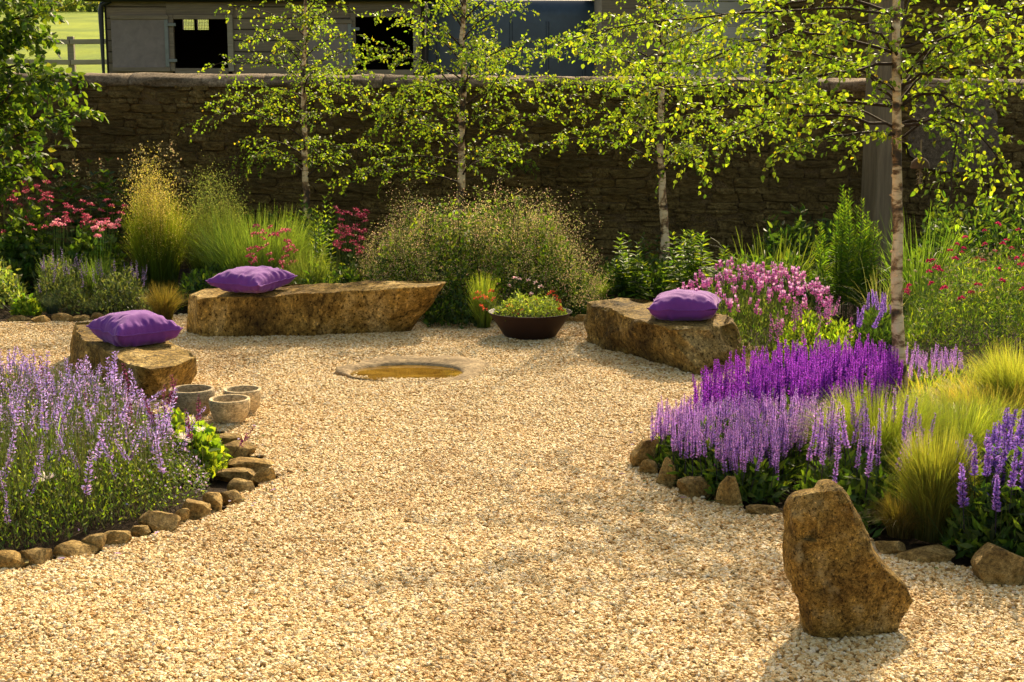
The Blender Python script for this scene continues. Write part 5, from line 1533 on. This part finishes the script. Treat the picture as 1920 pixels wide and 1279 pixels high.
leafy_clump('cranesbill', 'bright green lobed leaves spilling between the catmint and the pots', 'plant', [(270, 850), (330, 880), (400, 888), (418, 862), (395, 838), (345, 822), (285, 822)], 1500, .17, .05, .04, FRESH, soft=.1)
leafy_clump('stonecrop', 'low bright green mat beside the flat edging stones', 'plant', [(360, 885), (398, 898), (425, 880), (410, 850), (372, 852)], 900, .07, .028, .014, [(.17, .24, .02), (.22, .28, .03)], soft=.06)
wht = [head_mesh('seed_head', .02, 40, [(.7, .66, .58), (.75, .7, .64)], .022, .004, s + 150) for s in range(2)]
root = thing('seed_heads', 'fluffy white seed heads among the bright leaves near the pots', 'flowers', tuple(gp(370, 840)))
sp = [(308, 770), (360, 790), (378, 808), (344, 825), (88, 900)]
g = Geo(); tips = [gp(a, b, .2) for a, b in sp]; stems(g, np.array(tips) * [1, 1, 0], tips, .0015, np.array((.15, .17, .08))); finish(root, 'stems', g, M['herb'])
put_parts(root, 'seed_head', wht, M['petal'], [tuple(t) for t in tips], rs, .3)
c0 = gp(95, 930); grass_plant('grass_shoot', 'single tuft of bright green blades inside the catmint', c0, 16, .38, .12, .014, (.12, .22, .02), (.2, .32, .03), base=.03, droop=.1, seg=5)

# ------------------------------------------------------------------ bowl planting
rb = rs
leafy_clump('bowl_greenery', 'light green leafy mound growing in the dark metal bowl', 'plant', ellipse(bowl.location.x, bowl.location.y, rim * .88, rim * .88), 2400, .15, .022, .012, [(.16, .22, .06), (.24, .3, .1), (.12, .18, .03)], soft=.12, z0=h_bowl - .02)
redm = [head_mesh('flower_head', .016, 16, [(.42, .06, .025), (.5, .12, .05), (.36, .03, .025)], .017, .009, s + 160) for s in range(3)]
root = thing('red_flowers', 'orange red flowers around the edge of the dark metal bowl', 'flowers', (bowl.location.x, bowl.location.y, h_bowl))
pl = [(897, 550), (905, 557), (912, 560), (893, 560), (920, 548), (902, 575), (910, 582), (955, 575), (965, 585), (978, 582), (1005, 565), (1035, 548), (1040, 556), (1046, 565), (1050, 575), (1052, 582), (1038, 590), (1045, 598), (1030, 552), (985, 570), (925, 562), (968, 587)]
tips = np.array([at(a, b, BYC + rs.uniform(-.12, .08) - (.1 if b > 572 else 0)) for a, b in pl])
g = Geo(); A = np.array([bowl.location.x, bowl.location.y, h_bowl]) + (tips - [bowl.location.x, bowl.location.y, h_bowl]) * [.55, .4, 0]; stems(g, A, tips, .0016, np.array((.1, .14, .05))); finish(root, 'stems', g, M['herb'])
put_parts(root, 'flower_head', redm, M['petal'], [tuple(t) for t in tips], rs, .4)
root = thing('daisy_stems', 'thin white flowering stems at the back of the dark metal bowl', 'flowers', (bowl.location.x, bowl.location.y, h_bowl))
tips = np.array([at(a, b, BYC + .08) for a, b in [(965, 522), (975, 524), (990, 526), (1014, 538), (955, 536), (996, 552), (1005, 530)]])
g = Geo(); stems(g, tips * [1, 1, 0] + [0, 0, h_bowl], tips, .0014, np.array((.12, .12, .07))); finish(root, 'stems', g, M['herb'])
dm = [head_mesh('flower_head', .011, 18, [(.55, .45, .45), (.6, .4, .42)], .012, .008, 171)]
put_parts(root, 'flower_head', dm, M['petal'], [tuple(t) for t in tips], rs, .3)

# ------------------------------------------------------------------ low growth that closes the back border
def fill(label, x0, x1, Y0, Y1, h, n, L, W, cols):
    leafy_clump('border_plant', label, 'plant', np.array([at(x0, 560, Y0)[:2], at(x1, 560, Y0)[:2], at(x1, 560, Y1)[:2], at(x0, 560, Y1)[:2]]), n, h, L, W, cols, soft=.2, group='low border foliage')
fill('low mixed green foliage between the oat grass and the long bench', 330, 470, 10.9, 11.6, .34, 1500, .06, .025, GREENS + DEEP)
fill('low mixed green foliage behind the middle of the long bench', 540, 700, 10.6, 11.3, .36, 1800, .06, .025, GREENS + DEEP + FRESH)
fill('dark low foliage behind the dark metal bowl', 930, 1110, 10.5, 11.0, .3, 1500, .05, .03, DEEP + GREENS)
fill('dark low foliage at the foot of the lone birch trunk', 1110, 1300, 11.6, 12.6, .3, 1600, .06, .03, DEEP + GREENS)
fill('mixed green foliage under the arching sword leaves', 1330, 1540, 10.6, 11.6, .42, 2400, .07, .022, GREENS + DEEP)
fill('mixed green foliage along the wall foot left of the timber post', 1400, 1620, 12.0, 13.2, .6, 2200, .08, .03, DEEP + GREENS)
fill('rambling green foliage along the wall foot at the far right', 1700, 2000, 11.4, 13.0, .8, 3200, .08, .025, GREENS + DEEP)
fill('leafy undergrowth along the wall foot behind the long bench', 430, 680, 12.4, 13.4, .62, 2600, .08, .035, DEEP + GREENS)

# dry leaves and petals blown onto the gravel beside the beds
P = scatter(GRAVEL, 5000); P = P[(edge_dist(P, GRAVEL) < rng.exponential(.13, 5000)) & (P[:, 1] > 3.2)][:420]
n = len(P); g = Geo(); a = rng.random(n) * 6.28
leaves(g, np.c_[P, rng.uniform(.01, .016, n)], np.c_[np.cos(a), np.sin(a), rng.normal(0, .2, n)], rng.uniform(.014, .034, n), .014, mixcol([(.2, .13, .05), (.3, .22, .08), (.16, .17, .05), (.35, .25, .4)], n), N=np.c_[rng.normal(0, .3, (n, 2)), np.ones(n)])
tag(link('leaf_litter', g.mesh('leaf_litter'), M['twig']), 'dry leaves and petals scattered on the gravel edge', 'leaf litter', kind='stuff')

# the beds go on past the picture edges
leafy_clump('catmint', 'catmint foliage continuing the near left bed past the picture edge', 'flowers', gpoly([(-250, 1080), (-240, 790), (-650, 770), (-900, 900), (-700, 1090)]), 9000, .29, .024, .01, [(.13, .17, .08)] + FRESH + GREENS, 40, nepm, .1, .15, up=1.1)
fill('green foliage continuing the far left bed past the picture edge', -480, -110, 11.0, 12.6, .55, 3600, .06, .03, GREENS + FRESH + DEEP)
leafy_clump('border_plant', 'green foliage continuing the salvia bed past the right picture edge', 'plant', gpoly([(2050, 1085), (2380, 1200), (2700, 1000), (2400, 780), (2060, 800)]), 5200, .36, .05, .016, GREENS + FRESH, soft=.2, group='low border foliage')
